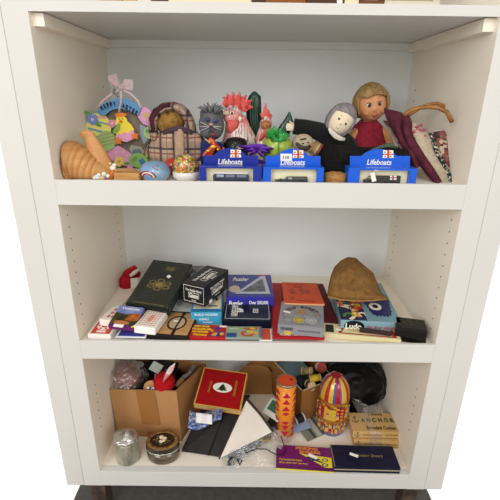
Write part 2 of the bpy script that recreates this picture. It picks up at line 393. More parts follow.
# dark green box
b = Box('game_box', 'tall dark green box with gold emblem in clear film, propped up at the left', 'game box', (125, 304), (167, 311.5), (152, 259.5), (Z2+.045, Z2+.045, Z2+.105), .02, mat('#18211c', .45), group=None)
em = []
for q in range(6):
    a = q*PI/3+PI/6; cx, cy = .5+.21*math.cos(a), .47+.085*math.sin(a)
    em.append(arcband(cx, cy, .065, .09, 0, 359, 10, .42))
em.append(euv(.5, .47, .11, .048, n=6)); em.append(arcband(.5, .47, .13, .145, 0, 359, 16, .42))
b.poly(em, GLD, name='gold_emblem')
b.poly([[(.42, .76), (.5, .81), (.58, .78), (.7, .83), (.62, .86), (.72, .9), (.52, .87), (.4, .89), (.46, .84)]], mat('#5f5a38', .4), name='gold_emblem')
b.txt([('A CONTRACT BRIDGE', .5, .07, .72, .022)], GLD)
b.sticker(.62, .66, .011, .009, -35)
fm = film_mat(.05, .015)
def film(th_, mg=.003, name='clear_film', nse=.0025, seed=0, sc=22):
    w, d, t_ = th_.w, th_.d, th_.t; g = MB()
    def fn(u, v):
        x, y = (u-.5)*(w+2*mg), (v-.5)*(d+2*mg); n_ = noise.noise(Vector((x*sc*2, y*sc*2, seed)))
        e_ = max(abs(u-.5), abs(v-.5)); z = t_+.002+nse*abs(n_)
        if e_ > .47: z = t_*.6
        return (x, y, z)
    g.grid(fn, 22, 34); return th_.part(name, g, fm, parent=th_.body, world=False, label='crinkled clear film over the lid')
film(b)
# black game box, tilted
b = Box('game_box', 'black box with white lettering resting on the light blue box', 'game box', (182, 282), (204.3, 287.5), (206, 265), Z2+.104, .053, mat('#191b1c', .35, coat=.2))
frm = outline(.08, .1, .92, .9, .012, .03)
for fc, ang in (('top', 90), ('front', 0), ('right', 0)):
    if fc == 'top':
        b.txt([('The Really Nasty', .36, .5, .7, .17, 90, .01), ('Game', .62, .5, .36, .2, 90, .03), ('FOR CASH', .86, .5, .2, .08, 90)], WHT, fc)
        b.poly(outline(.5, .25, .76, .75, .02, .012), WHT, fc, name='printed_frame')
    else:
        b.txt([('The Really Nasty', .5, .68, .72 if fc == 'front' else .6, .15, 0, .01), ('Game', .5, .45, .38, .2, 0, .03), ('FOR CASH', .5, .2, .2, .07)], WHT, fc)
        b.poly((outline(.06, .1, .94, .92, .01, .02) if fc == 'front' else [])+outline(.27, .32, .73, .58, .012, .02), WHT, fc, name='printed_frame')
b.sticker(.2, .1, .014, .009, 0, 'right')
# light blue box
b = Box('game_box', 'light blue box with a cream picture label on its lid, under the black box', 'game box', (190.5, 312), (221.5, 312.5), (194, 288), Z2+.036, .036, mat('#3f9fc4', .35))
b.poly([rect(.06, .12, .96, .97)], mat('#e4ddc4', .5), name='label_panel')
b.poly([euv(.2+.15*k, .5+.2*(k % 2), .05, .07, n=7) for k in range(5)]+[rect(.2, .25, .5, .29), rect(.55, .2, .85, .24)], mat('#3d3a34'), lift=.0005, name='printed_picture')
b.poly([rect(.0, .0, 1, .1)], mat('#2a7fae'), name='label_edge')
b.txt([('BUILD HORSES', .5, .8, .75, .16, 0, .02), ('ANIMALS', .42, .45, .32, .16, 0, .02), ('IN WOOD', .55, .2, .3, .13, 0, .02)], mat('#e8eef0'), 'front')
b = Box('game_box', 'flat red box with yellow lettering at the front between cribbage board and green pack', 'game box', (184.5, 342.5), (226, 343.5), (191, 329.5), Z2+.013, .013, mat('#b1222b', .35))
b.txt([('GREAT GAMES', .3, .82, .4, .14, 0, .06), ('PUZZLES', .32, .6, .5, .14, 0, .06), ('QUIZZES', .3, .38, .42, .14, 0, .06), ('TRICKS', .32, .15, .36, .13, 0, .06)], mat('#e9c92c'))
b.poly([[(.55, .1), (.78, .1), (.92, .45), (.7, .5)], euv(.72, .72, .08, .1, n=9)], mat('#2b3f8c'), name='printed_picture')
b.poly([[(.6, .14), (.72, .12), (.76, .35), (.66, .38)], euv(.86, .3, .06, .12, n=8), euv(.6, .5, .04, .09, n=8)], mat('#d8a43a'), lift=.0005, name='printed_picture')
b.sticker(.85, .87, .017, .007)
# jigsaw
b = Box('jigsaw_box', 'royal blue jigsaw box with a window triangle on the lid', 'jigsaw box', (226, 296.5), (274, 296.5), (228.5, 274.5), Z2+.046, .044, mat('#33368c', .3, coat=.3), side=mat('#3a35a0', .35))
b.poly([[(.18, .12), (.93, .12), (.86, .93), (.77, .93)], ], mat('#b9bfd0', .4), name='printed_triangle')
b.poly([[(.32, .2), (.84, .2), (.8, .76), (.76, .76)]], mat('#55585f', .3, var=(60, '#7d8087')), lift=.0005, name='printed_triangle')
b.txt([('Puzzler', .3, .76, .36, .17, 0, .02, .3)], WHT)
b.poly([rect(.02, .5, .03, .51), euv(.17, .32, .12, .15)], mat('#c9b5a6', .4), name='printed_seal')
b.poly([rect(.68, .93, .9, .985)], mat('#b0354a'), name='printed_label')
b.txt([('Puzzler', .2, .55, .3, .36, 0, .03, .3), ('Over 250,000', .68, .6, .4, .26, 0, .03)], WHT, 'front', parent=b.side)
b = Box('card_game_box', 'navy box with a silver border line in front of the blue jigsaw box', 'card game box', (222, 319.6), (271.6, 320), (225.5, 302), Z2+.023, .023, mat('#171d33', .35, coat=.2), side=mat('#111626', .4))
b.poly(outline(.05, .06, .96, .94, .012, .02), mat('#b9bdc6', .4), name='silver_border')
b.txt([('LEXICON', .22, .5, .62, .1, 90, .03)], WHT)
b.poly([euv(.36, .55, .05, .1, 20), rect(.3, .42, .42, .47), rect(.28, .2, .3, .8)], WHT, name='logo')
b.poly(outline(.62, .4, .73, .62, .02, .04)+[euv(.675, .51, .02, .04, n=10)], mat('#d5d8df'), name='logo')
b = Box('playing_card_pack', 'playing card with orange back and white rim, half under the green pack at the front', 'playing card', (259, 342.5), (272.5, 343), (258, 330.5), Z2+.009, .007, mat('#f1ece4', .45), part='card')
b.poly([rect(.12, .04, .88, .96)], mat('#c4553c'), name='card_back')
b = Box('card_game_box', 'sage green card game pack with a red animal picture at the front edge', 'card game', (225, 341), (262, 341), (226.5, 329.5), Z2+.015, .0055, mat('#8fa58b', .4), side=mat('#8b8f98', .4))
b.txt([('Animal Snap', .22, .78, .25, .1, 0, .02)], mat('#e7ecd9'))
b.poly([rect(.02, .04, .3, .4)], mat('#2c4f8e'), name='printed_panel')
b.poly([arcband(.6, .35, .1, .19, 120, 400, 14, 1.3), [(.45, .85), (.9, .93), (.86, .72), (.6, .66)]], mat('#c2452f'), name='printed_animal')
b.poly([euv(.68, .5, .1, .16, 30), euv(.75, .8, .08, .08), euv(.85, .4, .05, .1)], mat('#d7b049'), lift=.0005, name='printed_animal')
b.poly([euv(.62, .75, .05, .05), euv(.55, .52, .03, .05)], mat('#4f8a4a'), lift=.0009, name='printed_animal')
b.poly([rect(.93, 0, 1, 1)], mat('#6d6a86'), name='spine')
# cribbage
b = Box('cribbage_set', 'shallow open black box with tan board and oval, beside the red box', 'cribbage set', (143, 342), (187, 342.5), (164, 317), Z2+.015, .013, mat('#201b18', .5), part='tray')
b.poly([rect(.04, .05, .6, .93), rect(.64, .05, .96, .93)], mat('#c79c66', .5, var=(14, '#b78a55', (1, 8, 1))), name='wooden_panel')
b.poly([arcband(.57, .5, .19, .235, 0, 359, 20, 1.25)], mat('#3b2a20'), lift=.0006, name='printed_oval')
b.poly([euv(.57, .5, .19, .235)], mat('#c0a987'), lift=.0004, name='printed_oval')
b.poly([[(.56, .04), (.6, .04), (.66, .95), (.61, .95)]], BLK, lift=.001, name='strap')
b.poly([euv(.63, .88, .05, .07)], BLK, lift=.0012, name='clasp')
b.sticker(.52, .56, .012, .007, -8)
b = Box('jigsaw_piece_card', 'flat blue card with a white rim lying at the front under the landscape game', 'card', (113, 341), (143.5, 342), (121, 328), Z2+.0125, .003, mat('#dcdde2', .5), part='card')
b.poly([rect(.06, .06, .94, .94)], mat('#353c8a', .4, var=(20, '#454b98')), name='printed_panel')
b = Box('game_box', 'game box with a mountain and autumn landscape lid propped on the card packs', 'game box', (108, 325), (132.5, 330), (118, 305), (Z2+.032, Z2+.03, Z2+.05), .011, mat('#582a5e', .35, coat=.3))
b.poly([rect(.0, .1, 1, .98)], mat('#2d3128', .4, vor=(70, ['#23291e', '#3d3a22', '#5b4a24', '#2c3426'])), name='printed_landscape')
b.poly([[(0, .98), (1, .98), (1, .62), (.7, .66), (.4, .58), (0, .66)]], mat('#5b6fb0', .4, var=(50, '#8c97c9')), lift=.0005, name='printed_sky')
b.poly([[(.5, .3), (.6, .55), (.75, .66), (1, .64), (1, .35), (.8, .28)]], mat('#b86a2b', .4, var=(90, '#8a4a1e')), lift=.0009, name='printed_trees')
b.poly([euv(.45, .17, .3, .09)], mat('#b67349'), lift=.0011, name='printed_trees')
b.txt([('Yosemite', .5, .86, .7, .1, 0, .02)], WHT, lift=.0014)
b.poly([rect(.0, .02, 1, .98)], mat('#6a2668'), 'front', name='spine')
b.sticker(.42, .0, .024, .009, 0, 'top', lift=.002)
b.poly([[(.88, .0), (1, .0), (1, .14), (.94, .1)]], mat('#d8c21e'), lift=.001, name='printed_corner')
c = Box('playing_card_pack', 'white playing card pack with an orange lattice back, on the corner of the cribbage set', 'playing cards', (133, 326), (153, 330.5), (142, 309), Z2+.036, .019, mat('#efece8', .4), group='packs of playing cards', part='card_box', bevel=.003)
lat = []
for i in range(6):
    for j in range(8):
        lat.append([(.12+i*.135, .1+j*.105), (.2+i*.135, .13+j*.105), (.21+i*.135, .17+j*.105), (.13+i*.135, .14+j*.105)])
c.poly(lat, mat('#c97f45'), name='card_back')
c.poly([euv(.5, .5, .13, .2)], mat('#d99', .5) if 0 else mat('#dd9a86'), lift=.0006, name='card_back')
# red folders
b = Box('folder', 'dark maroon flat folder between the orange book and the ludo box', 'folder', (304, 334), (344, 334), (292, 283.5), Z2+.011, .009, mat('#5b1522', .6), part='cover')
b = Box('folder', 'bright red flat game box lying under the grey coin game', 'game box', (273.5, 342), (326, 342), (274, 286), Z2+.017, .006, mat('#a5141f', .45), part='cover')
b.txt([('WORD POWER GAME', .48, .035, .7, .03, 0, .02)], WHT)
b = Box('game_box', 'grey box with gold and silver coins on the lid, on the red game box', 'game box', (278.5, 330), (326, 334), (283, 306), Z2+.042, .0245, mat('#898a90', .35, coat=.3))
b.poly([arcband(.5, .45, .42, .43, 0, 359, 28, .88)], mat('#55565f'), name='printed_ring')
for (u, v, r, cc) in ((.5, .58, .10, '#b98d45'), (.45, .22, .12, '#cdb94a'), (.2, .5, .11, '#a9abb0'), (.34, .38, .08, '#9fa2a8'), (.72, .24, .13, '#b9bbc0'), (.84, .52, .07, '#a58f86'), (.2, .2, .07, '#a9abb0'), (.62, .40, .07, '#a5a8ad')):
    b.poly([euv(u, v, r, r*.95)], mat(cc, .35, .2), lift=.0004+u*.0002, name='printed_coin')
    b.poly([arcband(u, v, r*.6, r*.68, 0, 359, 12)], mat('#6e6a60'), lift=.0009+u*.0002, name='printed_coin')
for i, ch in enumerate('OLD MONEY'):
    if ch != ' ':
        a = math.radians(150-i*15); b.txt([(ch, .5+.36*math.cos(a), .45+.33*math.sin(a), .065, .10, math.degrees(a)-90, .03)], mat('#2f3040'), lift=.0018)
b.txt([('OLD MONEY', .2, .62, .28, .3, 0, .03), ('THE FAMILY GAME WITH COINS', .68, .5, .48, .14)], mat('#3a3b44'), 'front')
b.poly([euv(.22, .18, .09, .2)], mat('#c9b03f'), 'front', name='printed_coin')
b.sticker(.16, .5, .018, .007, -20, lift=.0022)
b = Box('book', 'thin orange book leaning on the back of the grey coin game', 'book', (284.5, 302.5), (325, 304.5), (279, 282), (Z2+.0475, Z2+.0475, Z2+.026), .005, mat('#cf4f26', .55), side=mat('#dcae7c', .7), part='cover', sidename='pages')
b.txt([('Victorian Parlour', .4, .87, .55, .06), ('GAMES', .42, .76, .25, .06, 0, .03), ('Robert Hoskins', .55, .1, .45, .05)], mat('#7d2a18'))
b.poly([euv(.25, .55, .09, .1), euv(.5, .6, .08, .09), euv(.66, .53, .08, .1), rect(.2, .4, .32, .5), rect(.46, .42, .56, .52), euv(.22, .2, .06, .07)], mat('#a83e22'), name='printed_picture')
# ludo
b = Box('ludo_box', 'large light blue ludo box with swirls and a dark spiky blot under the sack', 'game box', (341, 319.5), (401.5, 322.5), (331, 281), Z2+.037, .035, mat('#7399a9', .35, coat=.15), side=mat('#86a8b5', .4))
LUDO = b
b.poly([rect(0, 0, .44, 1)], mat('#2b3050', .4), name='printed_swirl')
sw = [('#d9812c', .0, .15, .26, .33, -20, 100), ('#e9dfc9', .02, .15, .19, .25, -60, 120), ('#c8402c', .33, .34, .07, .13, 0, 359), ('#e0b531', .33, .34, .0, .06, 0, 359), ('#4f8a4a', .17, .42, .05, .10, 0, 300), ('#e8dcc3', .17, .42, .11, .14, 0, 330), ('#d9812c', .36, .58, .08, .13, -90, 160), ('#4f8a4a', .13, .08, .05, .1, 0, 200), ('#d9812c', .08, .62, .05, .1, 0, 359), ('#e9dfc9', .37, .12, .04, .075, -30, 250), ('#e0b531', .27, .14, .04, .08, 90, 330), ('#15161e', .27, .25, .09, .105, 0, 300), ('#e9dfc9', .3, .5, .02, .05, 0, 359), ('#e8742c', .05, .36, .03, .08, 40, 320), ('#15161e', .12, .28, .1, .12, -40, 200), ('#c8402c', .22, .62, .03, .07, 0, 359)]
for cc, u, v, r0, r1, a0, a1 in sw:
    pts = [(min(.44, max(0, x)), min(1, max(0, y))) for x, y in arcband(u+.02, v, r0, r1, a0, a1, 16, .75)]
    b.poly([pts], mat(cc, .4), lift=.0004+.0001*len(b.body.children), name='printed_swirl')
bl = []
for k_ in range(48):
    a = 2*PI*k_/48; r = (.29 if k_ % 2 else .26)+.02*math.sin(5*a); bl.append((.73+r*.85*math.cos(a), .44+r*1.25*math.sin(a)))
b.poly([bl], mat('#2a2f63', .4), lift=.0004, name='printed_blot')
b.poly([arcband(.67, .33, .05, .11, 0, 359, 24, .8)], mat('#e9e6d6', .4), lift=.0009, name='printed_ring')
b.poly([euv(.67, .33, .05, .04)], mat('#141420'), lift=.0014, name='printed_ring')
b.poly([euv(.23, .56, .17, .4)], mat('#15171f'), 'front', name='printed_blot', parent=b.side)
b.txt([('Ludo', .22, .54, .27, .42, 0, .03)], WHT, 'front', parent=b.side, lift=.001)
b.txt([('for four players', .70, .5, .52, .34, 0, .01, .4)], mat('#b0485a'), 'front', parent=b.side)
# hessian sack
t = Thing('hessian_sack', 'brown hessian sack slumped on top of the ludo box', 'sack', A(357, 298, Z2+.048))
def sack(u, v):     # outline from the photo, bulging towards the viewer
    L_ = [(327.5, 296.5), (328.5, 287), (331, 276), (334.5, 267), (341, 260.5), (348, 257.3)]
    R_ = [(387.5, 298.5), (380.5, 292), (377, 283), (373, 273), (364, 265.5), (355.5, 258)]
    q = v*(len(L_)-1); i = min(int(q), len(L_)-2); f_ = q-i
    l = [L_[i][j]*(1-f_)+L_[i+1][j]*f_ for j in (0, 1)]; r = [R_[i][j]*(1-f_)+R_[i+1][j]*f_ for j in (0, 1)]
    x = l[0]*(1-u)+r[0]*u; y = l[1]*(1-u)+r[1]*u
    if v < .01: y += 3.5*math.sin(PI*u)
    return x, y, u, v
def sack_f(sgn):
    def fn(u, v):
        x, y, u, v = sack(u, v); bul = (4*u*(1-u))**.5*(math.sin(PI*min(1, v*.85+.1)))**.6
        Yc = .132+.13*v
        wv = .012*noise.noise(Vector((u*4, v*5, 3)))+.006*math.sin(u*7+v*5)*v+.006*noise.noise(Vector((u*11, v*9, 8)))
        return W(x, y, Yc-sgn*(.034*bul+(wv if sgn > 0 else 0)))
    return fn
g = MB().grid(sack_f(1), 34, 30).grid(sack_f(-.55), 34, 30)
t.part('sack_cloth', g, mat('#8a673a', .95, var=(90, '#7a5930'), bump=(500, .8, .002)), solid=.0015)
hm = [W(x_, y_, .112) for x_, y_ in ((328, 296.5), (340, 299.5), (357, 301), (373, 300.5), (387, 298.8))]
t.part('hem', MB().tube(hm, .0022, 8), mat('#9a7545', .95))
# cream dominoes box, black box, dark bar
b = Box('game_box', 'cream box lid with a red scroll border at the front edge below the ludo box', 'game box', (326.5, 343.5), (405, 344.5), (329, 332.5), Z2+.014, .013, mat('#dcd3a8', .45))
b.poly([rect(.03, .15, .14, .85)], mat('#2b2a2a'), name='printed_barcode')
b.poly([rect(.2, .12, .95, .2), rect(.2, .8, .45, .88), rect(.55, .8, .93, .88), [(.2, .2), (.24, .2), (.3, .8), (.26, .8)], [(.9, .2), (.95, .2), (.93, .8), (.89, .8)], euv(.5, .8, .06, .12)], mat('#a3301f'), name='printed_border')
b.txt([('CHINESE CHECKERS', .58, .5, .5, .22)], mat('#c39a56'))
b.sticker(.2, .4, .014, .006, -10)
b = Box('pen_case', 'slim dark brown case resting between ludo box and cream lid', 'case', (361, 332.5), (393, 333.5), (362, 330), Z2+.024, .008, mat('#33151c', .3, coat=.5), part='case_body', bevel=.002, miny=.02)
b = Box('small_box', 'small black cube box with a faint crest, right front corner of middle shelf', 'box', (399.5, 332.5), (430.5, 333.5), (402.5, 321.5), Z2+.037, .036, mat('#110d0b', .3, coat=.2), bevel=.003)
b.poly([arcband(.45, .5, .15, .19, 20, 330, 12), rect(.5, .3, .54, .7)], mat('#54452f'), name='crest')
# ================================================================ bottom shelf
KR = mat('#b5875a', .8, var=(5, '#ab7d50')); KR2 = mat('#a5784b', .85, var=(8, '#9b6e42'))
t = Thing('cardboard_carton', 'large open brown cardboard carton filled with bagged odds and ends, bottom left', 'carton', (-.29, .2, Z1))
bt = [Vector(p) for p in ((-.392, .128, Z1), (-.205, .103, Z1), (-.150, .262, Z1), (-.392, .285, Z1))]
h1 = W(106.5, 389, .128).z; tp = [Vector((-.3995, .126, h1)), Vector(W(176.5, 391.5, .108)), Vector(W(206, 363, .27)), Vector((-.3995, .29, h1+.01))]
def wall_(i, j, a=.004):
    cb = sum(bt, Vector())/4; ct = sum(tp, Vector())/4
    def inn(p, c_): q = (c_-p); q.z = 0; return p+q.normalized()*a*1.4
    return MB().hexa([bt[i], bt[j], inn(bt[j], cb), inn(bt[i], cb)], [tp[i], tp[j], inn(tp[j], ct), inn(tp[i], ct)])
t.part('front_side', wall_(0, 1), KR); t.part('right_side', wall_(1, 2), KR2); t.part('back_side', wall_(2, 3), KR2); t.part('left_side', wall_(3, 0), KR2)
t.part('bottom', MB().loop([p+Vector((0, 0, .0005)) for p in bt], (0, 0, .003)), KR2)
def onfront(u, v, off=.0008):
    a = bt[0].lerp(bt[1], u); b_ = tp[0].lerp(tp[1], u); return a.lerp(b_, v)+Vector((-.13, -.99, 0))*off
tm = mat('#a8763f', .45, coat=.1)
t.part('packing_tape', MB().loop([onfront(*p) for p in ((.42, .3), (.7, .3), (.68, 1), (.4, 1))][::1], (0, -.0004, 0)), mat('#9a6a38', .5), label='slightly darker brown tape')
t.part('packing_tape', MB().loop([onfront(*p) for p in ((.48, .0), (.74, .0), (.73, .12), (.47, .12))], (0, -.0004, 0)), mat('#8f6030', .5))
def crumple(c, r, amp=.25, fr=30, seed=0, zmin=None):
    def fn(d):
        n_ = noise.noise(Vector((d.x*2+seed, d.y*2, d.z*2)))*.6+abs(noise.noise(Vector((d.x*6+seed, d.y*6, d.z*6))))*.7
        return 1+amp*n_
    return MB().ell(c, r, nu=44, nv=30, fn=fn)
pb = film_mat(.30, .10, bump=(45, 1, .012), rough=.12); pd = mat('#0d0d0f', .22, coat=.3)
t = Thing('plastic_bag_of_yarn', 'crinkly clear plastic bag with reddish brown contents sticking out of the carton', 'plastic bag', W(125, 390, .2))
t.part('contents', crumple(W(127, 376, .19), (.042, .04, .038), .3, seed=2), mat('#a86055', .5, var=(24, '#7a3f38'), coat=.3))
t.part('clear_bag', crumple(W(124.5, 377, .185), (.058, .055, .046), .36, seed=5), pb)
t = Thing('plastic_bag', 'shiny black plastic bag behind the red pompom in the carton', 'plastic bag', W(160, 385, .24))
t.part('bag_film', crumple(W(161, 375, .25), (.055, .04, .05), .4, seed=9), pd)
t = Thing('plastic_bag', 'dark crumpled bag between the clear bag and the wooden disc in the carton', 'plastic bag', W(142, 392, .2))
t.part('bag_film', crumple(W(143, 384, .2), (.022, .03, .035), .4, seed=12), mat('#24211f', .3, coat=.1))
g = MB().plate([(154, 361), (163.5, 366), (158, 374), (148.5, 369)], .16, .0015)
solo('price_tag', 'pale grey green card tag above the red pompom', 'tag', g, mat('#a7b0a8', .6), W(156, 368, .16))
t = Thing('pompom', 'fluffy bright red pompom at the rim of the carton', 'pompom', W(164, 392, .14))
t.part('yarn_ball', crumple(W(164, 382.5, .14), .028, .12, seed=3), mat('#c01420', .95, var=(90, '#a90f1a'), bump=(150, 1, .006)))
rr = random.Random(4); g = MB(); cc = W(164, 382.5, .14)
for q in range(260):
    d = Vector((rr.gauss(0, 1), rr.gauss(0, 1), rr.gauss(0, 1))).normalized(); g.tube([cc+d*.024, cc+d*.031+Vector((rr.uniform(-.002, .002), 0, rr.uniform(-.002, .002)))], [.0012, .0004], 4)
t.part('fringe', g, mat('#c61523', .95)).__setitem__('kind', 'stuff')
solo('feather', 'white feather with red streaks stuck in the red pompom', 'feather', MB().tube([W(163, 382, .11), W(167, 375, .105), W(171, 369, .1), W(175, 363, .1)], [.001, .006, .0075, .001], 10, flat=.3, up=(0, 1, 0)), mat('#f1e9e7', .8, var=(60, '#d98a8e')), W(169, 374, .1))
R_ = Matrix.Rotation(math.radians(65), 3, 'X')
t = Thing('wooden_disc', 'pale wooden disc with metal bits at the carton rim left of the red pompom', 'disc', W(151, 392, .13))
t.part('disc', MB().lathe([(.020, -.002), (.021, 0), (.020, .002)], 28, W(151, 388, .135), M=R_), mat('#b88c5a', .6))
t.part('metal_ring', MB().lathe([(.005, -.001), (.0055, 0), (.005, .001)], 12, W(153, 389, .126), M=R_).lathe([(.004, -.001), (.0045, 0), (.004, .001)], 12, W(148, 388, .127), M=R_), mat('#b9bcc0', .25, .9))
t = Thing('trinket_bundle', 'bundle of grey and brown trinkets inside the right of the carton', 'trinkets', W(184, 385, .2))
t.part('cord', MB().tube([W(178, 388, .17), W(183, 378, .19), W(189, 374, .22), W(194, 366, .24)], .007, 10), mat('#6b6a6c', .5, var=(60, '#a09c96')))
t.part('ribbon', MB().tube([W(176, 386, .16), W(181, 381, .18), W(184, 383, .2)], [.005, .009, .005], 10), mat('#b68a68', .6))
# glass jar
t = Thing('glass_jar', 'ribbed glass jar with a crumpled silver foil top, front left of the bottom shelf', 'jar', A(129, 464, Z1))
c0 = A(129, 464, Z1); c0.z = Z1; c0.y = .045; c0.x = W(129, 460, .045).x; r = S(460, .04)*11.8
t.part('glass_body', MB().lathe([(r*.9, 0), (r, .004), (r, .062), (r*.97, .068)], 36, c0), mat('#9d9c88', .12, coat=1, var=(45, '#5e5d49', (1, 1, .35))))
t.part('foil_top', MB().ell(c0+Vector((-.002, 0, .071)), (r*.95, r*.95, .011), nu=48, nv=24, fn=lambda d: 1+.16*noise.noise(d*5)+.16*abs(noise.noise(d*11))), mat('#c9c7c3', .22, .8, bump=(90, .6, .004)))
g = MB()
for q in range(5): g.lathe([(.017-.003*q, .0), (.0185-.003*q, .002), (.017-.003*q, .004)], 20, c0+Vector((.004, -.003, .0765+q*.0022)), caps=False)
t.part('foil_rosette', g, mat('#d8d5d0', .25, .7))
# oval tin
c1 = Vector((W(163.5, 455, .05).x, .052, Z1)); rx = S(450, .05)*16.5
t = Thing('oval_tin', 'oval lidded tin with a dark floral lid and gold rim, next to the glass jar', 'tin', c1)
t.part('tin_body', MB().lathe([(rx*.9, 0), (rx*.98, .006), (rx*.98, .034)], 44, c1, sy=.76), mat('#4c4034', .22, .3, coat=.8, var=(30, '#6c5d4c')))
t.part('rim_band', MB().lathe([(rx*1.0, .034), (rx*1.03, .036), (rx*1.0, .039)], 44, c1, sy=.76), mat('#aeb3ad', .2, .8))
lid = t.part('lid', MB().lathe([(rx*.99, .039), (rx*1.01, .05), (rx*.97, .054)], 44, c1, sy=.76), mat('#3a2b1e', .3, coat=.5))
t.part('gold_rim', MB().lathe([(rx*.97, .054), (rx*.94, .0565), (rx*.74, .0565), (rx*.72, .054)], 44, c1, sy=.76, caps=False), mat('#98703f', .45, .2, var=(120, '#5c3f22')), parent=lid)
t.part('lid_panel', MB().lathe([(rx*.74, .0541), (rx*.74, .0556)], 44, c1, sy=.76), mat('#1d1713', .35, var=(90, '#3c2f22')), parent=lid)
g = MB(); g2 = MB(); rr = random.Random(2)
for (x, y, s_) in ((-.004, .008, .006), (.006, .004, .005), (-.002, -.006, .0055), (.004, -.003, .005)): g.ell(c1+Vector((x, y, .057)), (s_, s_, .0022))
for q in range(26): a = rr.uniform(0, 6.28); d = rr.uniform(.009, .02); g2.ell(c1+Vector((d*math.cos(a)*1.1, d*math.sin(a)*.8, .0562)), (.002, .0013, .0008), nu=8, nv=6, M=Matrix.Rotation(a, 3, 'Z'))
t.part('flower', g, mat('#e5d4b4', .5), parent=lid, label='cream roses'); t.part('leaves', g2, mat('#8a7c4c', .5), parent=lid)
# christmas box
b = Box('christmas_box', 'red and gold Christmas box with tree in white oval, on the black folder', 'box', (193.5, 404), (241, 406.5), (208, 368), (Z1+.115, Z1+.115, Z1+.155), .022, mat('#9b0f15', .4), side=mat('#c9a965', .45))
b.poly(outline(0, 0, 1, 1, .025, .025), mat('#c9a24f', .4), name='gold_border')
b.poly([euv(.52, .52, .21, .13)], mat('#e9e8df', .5), name='printed_oval')
tr_ = [rect(.5, .425, .54, .455)]
for q in range(5): tr_.append([(.52-(.13-.02*q), .445+q*.028), (.52+(.13-.02*q), .445+q*.028), (.52, .50+q*.03)])
b.poly(tr_, mat('#34401f'), lift=.0005, name='printed_tree')
b.txt([('Harrods', .24, .5, .3, .05, 90, .01), ('CHRISTMAS DELIGHT', .8, .55, .42, .05, 90, .01)], mat('#b58b3c'))
b.txt([('CHRISTMAS CARDS', .5, .6, .35, .16), ('Harrods', .55, .25, .2, .14)], mat('#8f6a2c'), 'front', parent=b.side)
b.poly([rect(0, 0, 1, .1)], mat('#a3201c'), 'front', name='red_edge', parent=b.side)
# folder
t = Thing('folder', 'black leather folder lying at an angle under the red Christmas box', 'folder', A(205, 452, Z1))
fo = [A(181.5, 452, Z1+.003), A(219, 457.5, Z1+.004), A(250, 397, Z1+.105), A(206, 400, Z1+.085)]
t.part('cover', MB().loop(fo, (0, .004, -.0095) if 0 else (0, .008, .004)), mat('#211e1c', .5, var=(30, '#2a2623'), bump=(120, .4, .002)), bevel=.002)
t.part('cover_fold', MB().tube([fo[0].lerp(fo[1], .72)+Vector((0, -.0005, .002)), fo[3].lerp(fo[2], .55)+Vector((0, -.0005, .002))], .0018, 8), mat('#100f0e', .5))
t = Thing('patterned_bag', 'blue and white patterned pouch with white paper, under the red Christmas box', 'pouch', W(203, 426, .1))
t.part('cloth', MB().grid(lambda u, v: W(188+33*u-4*v*0+2*v, 428-17*v+3*math.sin(u*5)-7*u*(1-v), .075+.05*v-.006*math.sin(u*8)), 16, 8), mat('#3f5a9c', .7, vor=(230, ['#4a619c', '#a3aecb', '#5a70a8', '#b9c1d6', '#42599a', '#7f90bb'])), solid=.008)
t.part('paper_slip', MB().grid(lambda u, v: W(196+16*u, 422.5-10*v+2*u, .062+.02*v-.003*math.sin(u*6)), 8, 6), mat('#e7e7e8', .6), solid=.001)
# kraft discs
for (px, py, Y, rp, lb) in ((255, 388, .31, 24, 'plain brown kraft card disc leaning behind the Christmas box and envelope'), (263, 380, .335, 23, 'brown kraft card disc with a small dark hole, behind the plain brown disc')):
    cc = W(px, py, Y); r = S(py, Y)*rp; R_ = Matrix.Rotation(math.radians(68), 3, 'X')
    t = Thing('card_disc', lb, 'disc', cc-Vector((0, 0, r*.9)))
    t.part('disc', MB().lathe([(r, -.002), (r, .002)], 12, cc, M=R_, sm=False), mat('#a87b4a', .85, var=(12, '#9c6f40')))
    if rp == 23: t.part('hole', MB().lathe([(.005, .0022), (.005, .003)], 12, cc+R_ @ Vector((0, -.004, .0)), M=R_, sm=False), mat('#2a1c12', .9))
# orange tube
ct = Vector((W(284, 432, .125).x, .125, Z1)); Ht = W(284, 381, .125).z-Z1; r = S(400, .125)*9.7
t = Thing('kaleidoscope_tube', 'tall orange cardboard tube with red triangles standing beside the plastic bag', 'tube', ct)
t.part('tube_body', MB().lathe([(r, 0), (r, Ht)], 40, ct), mat('#e08a24', .4, coat=.3))
t.part('metal_rim', MB().lathe([(r*1.03, Ht-.003), (r*1.05, Ht), (r*1.03, Ht+.003), (r*.93, Ht+.003), (r*.92, Ht)], 40, ct), mat('#a49c90', .3, .8))
t.part('end_cap', MB().lathe([(r*.93, Ht+.0005), (r*.93, Ht+.0015)], 40, ct), mat('#e2552b', .45))
t.part('eye_hole', MB().lathe([(r*.12, Ht+.0014), (r*.12, Ht+.0022)], 14, ct+Vector((r*.45, r*.15, 0))), BLK)
g = MB()
def cyl(a, z): return ct+Vector(((r+.0006)*math.sin(a), -(r+.0006)*math.cos(a), z))
for col in range(6):
    a0 = col*PI/3-.02
    for q, (zf, kind) in enumerate(((.86, 'u'), (.75, 'u'), (.635, 'u'), (.54, 'd'), (.38, 'd'), (.29, 'n'), (.18, 'n'), (.07, 'n'))):
        zc = zf*Ht+(.006 if col % 2 else 0); s_ = .0082; aw = .42
        hw = {'u': lambda f_: 1-f_, 'n': lambda f_: f_, 'd': lambda f_: 1-abs(2*f_-1)}[kind]; sv = s_*(.75 if kind == 'd' else 1)
        g.grid(lambda u, v: cyl(a0+(2*u-1)*aw*max(.02, hw(v)), zc-sv+2*sv*v), 6, 6, sm=False)
t.part('printed_triangles', g, mat('#b51f3d', .45))
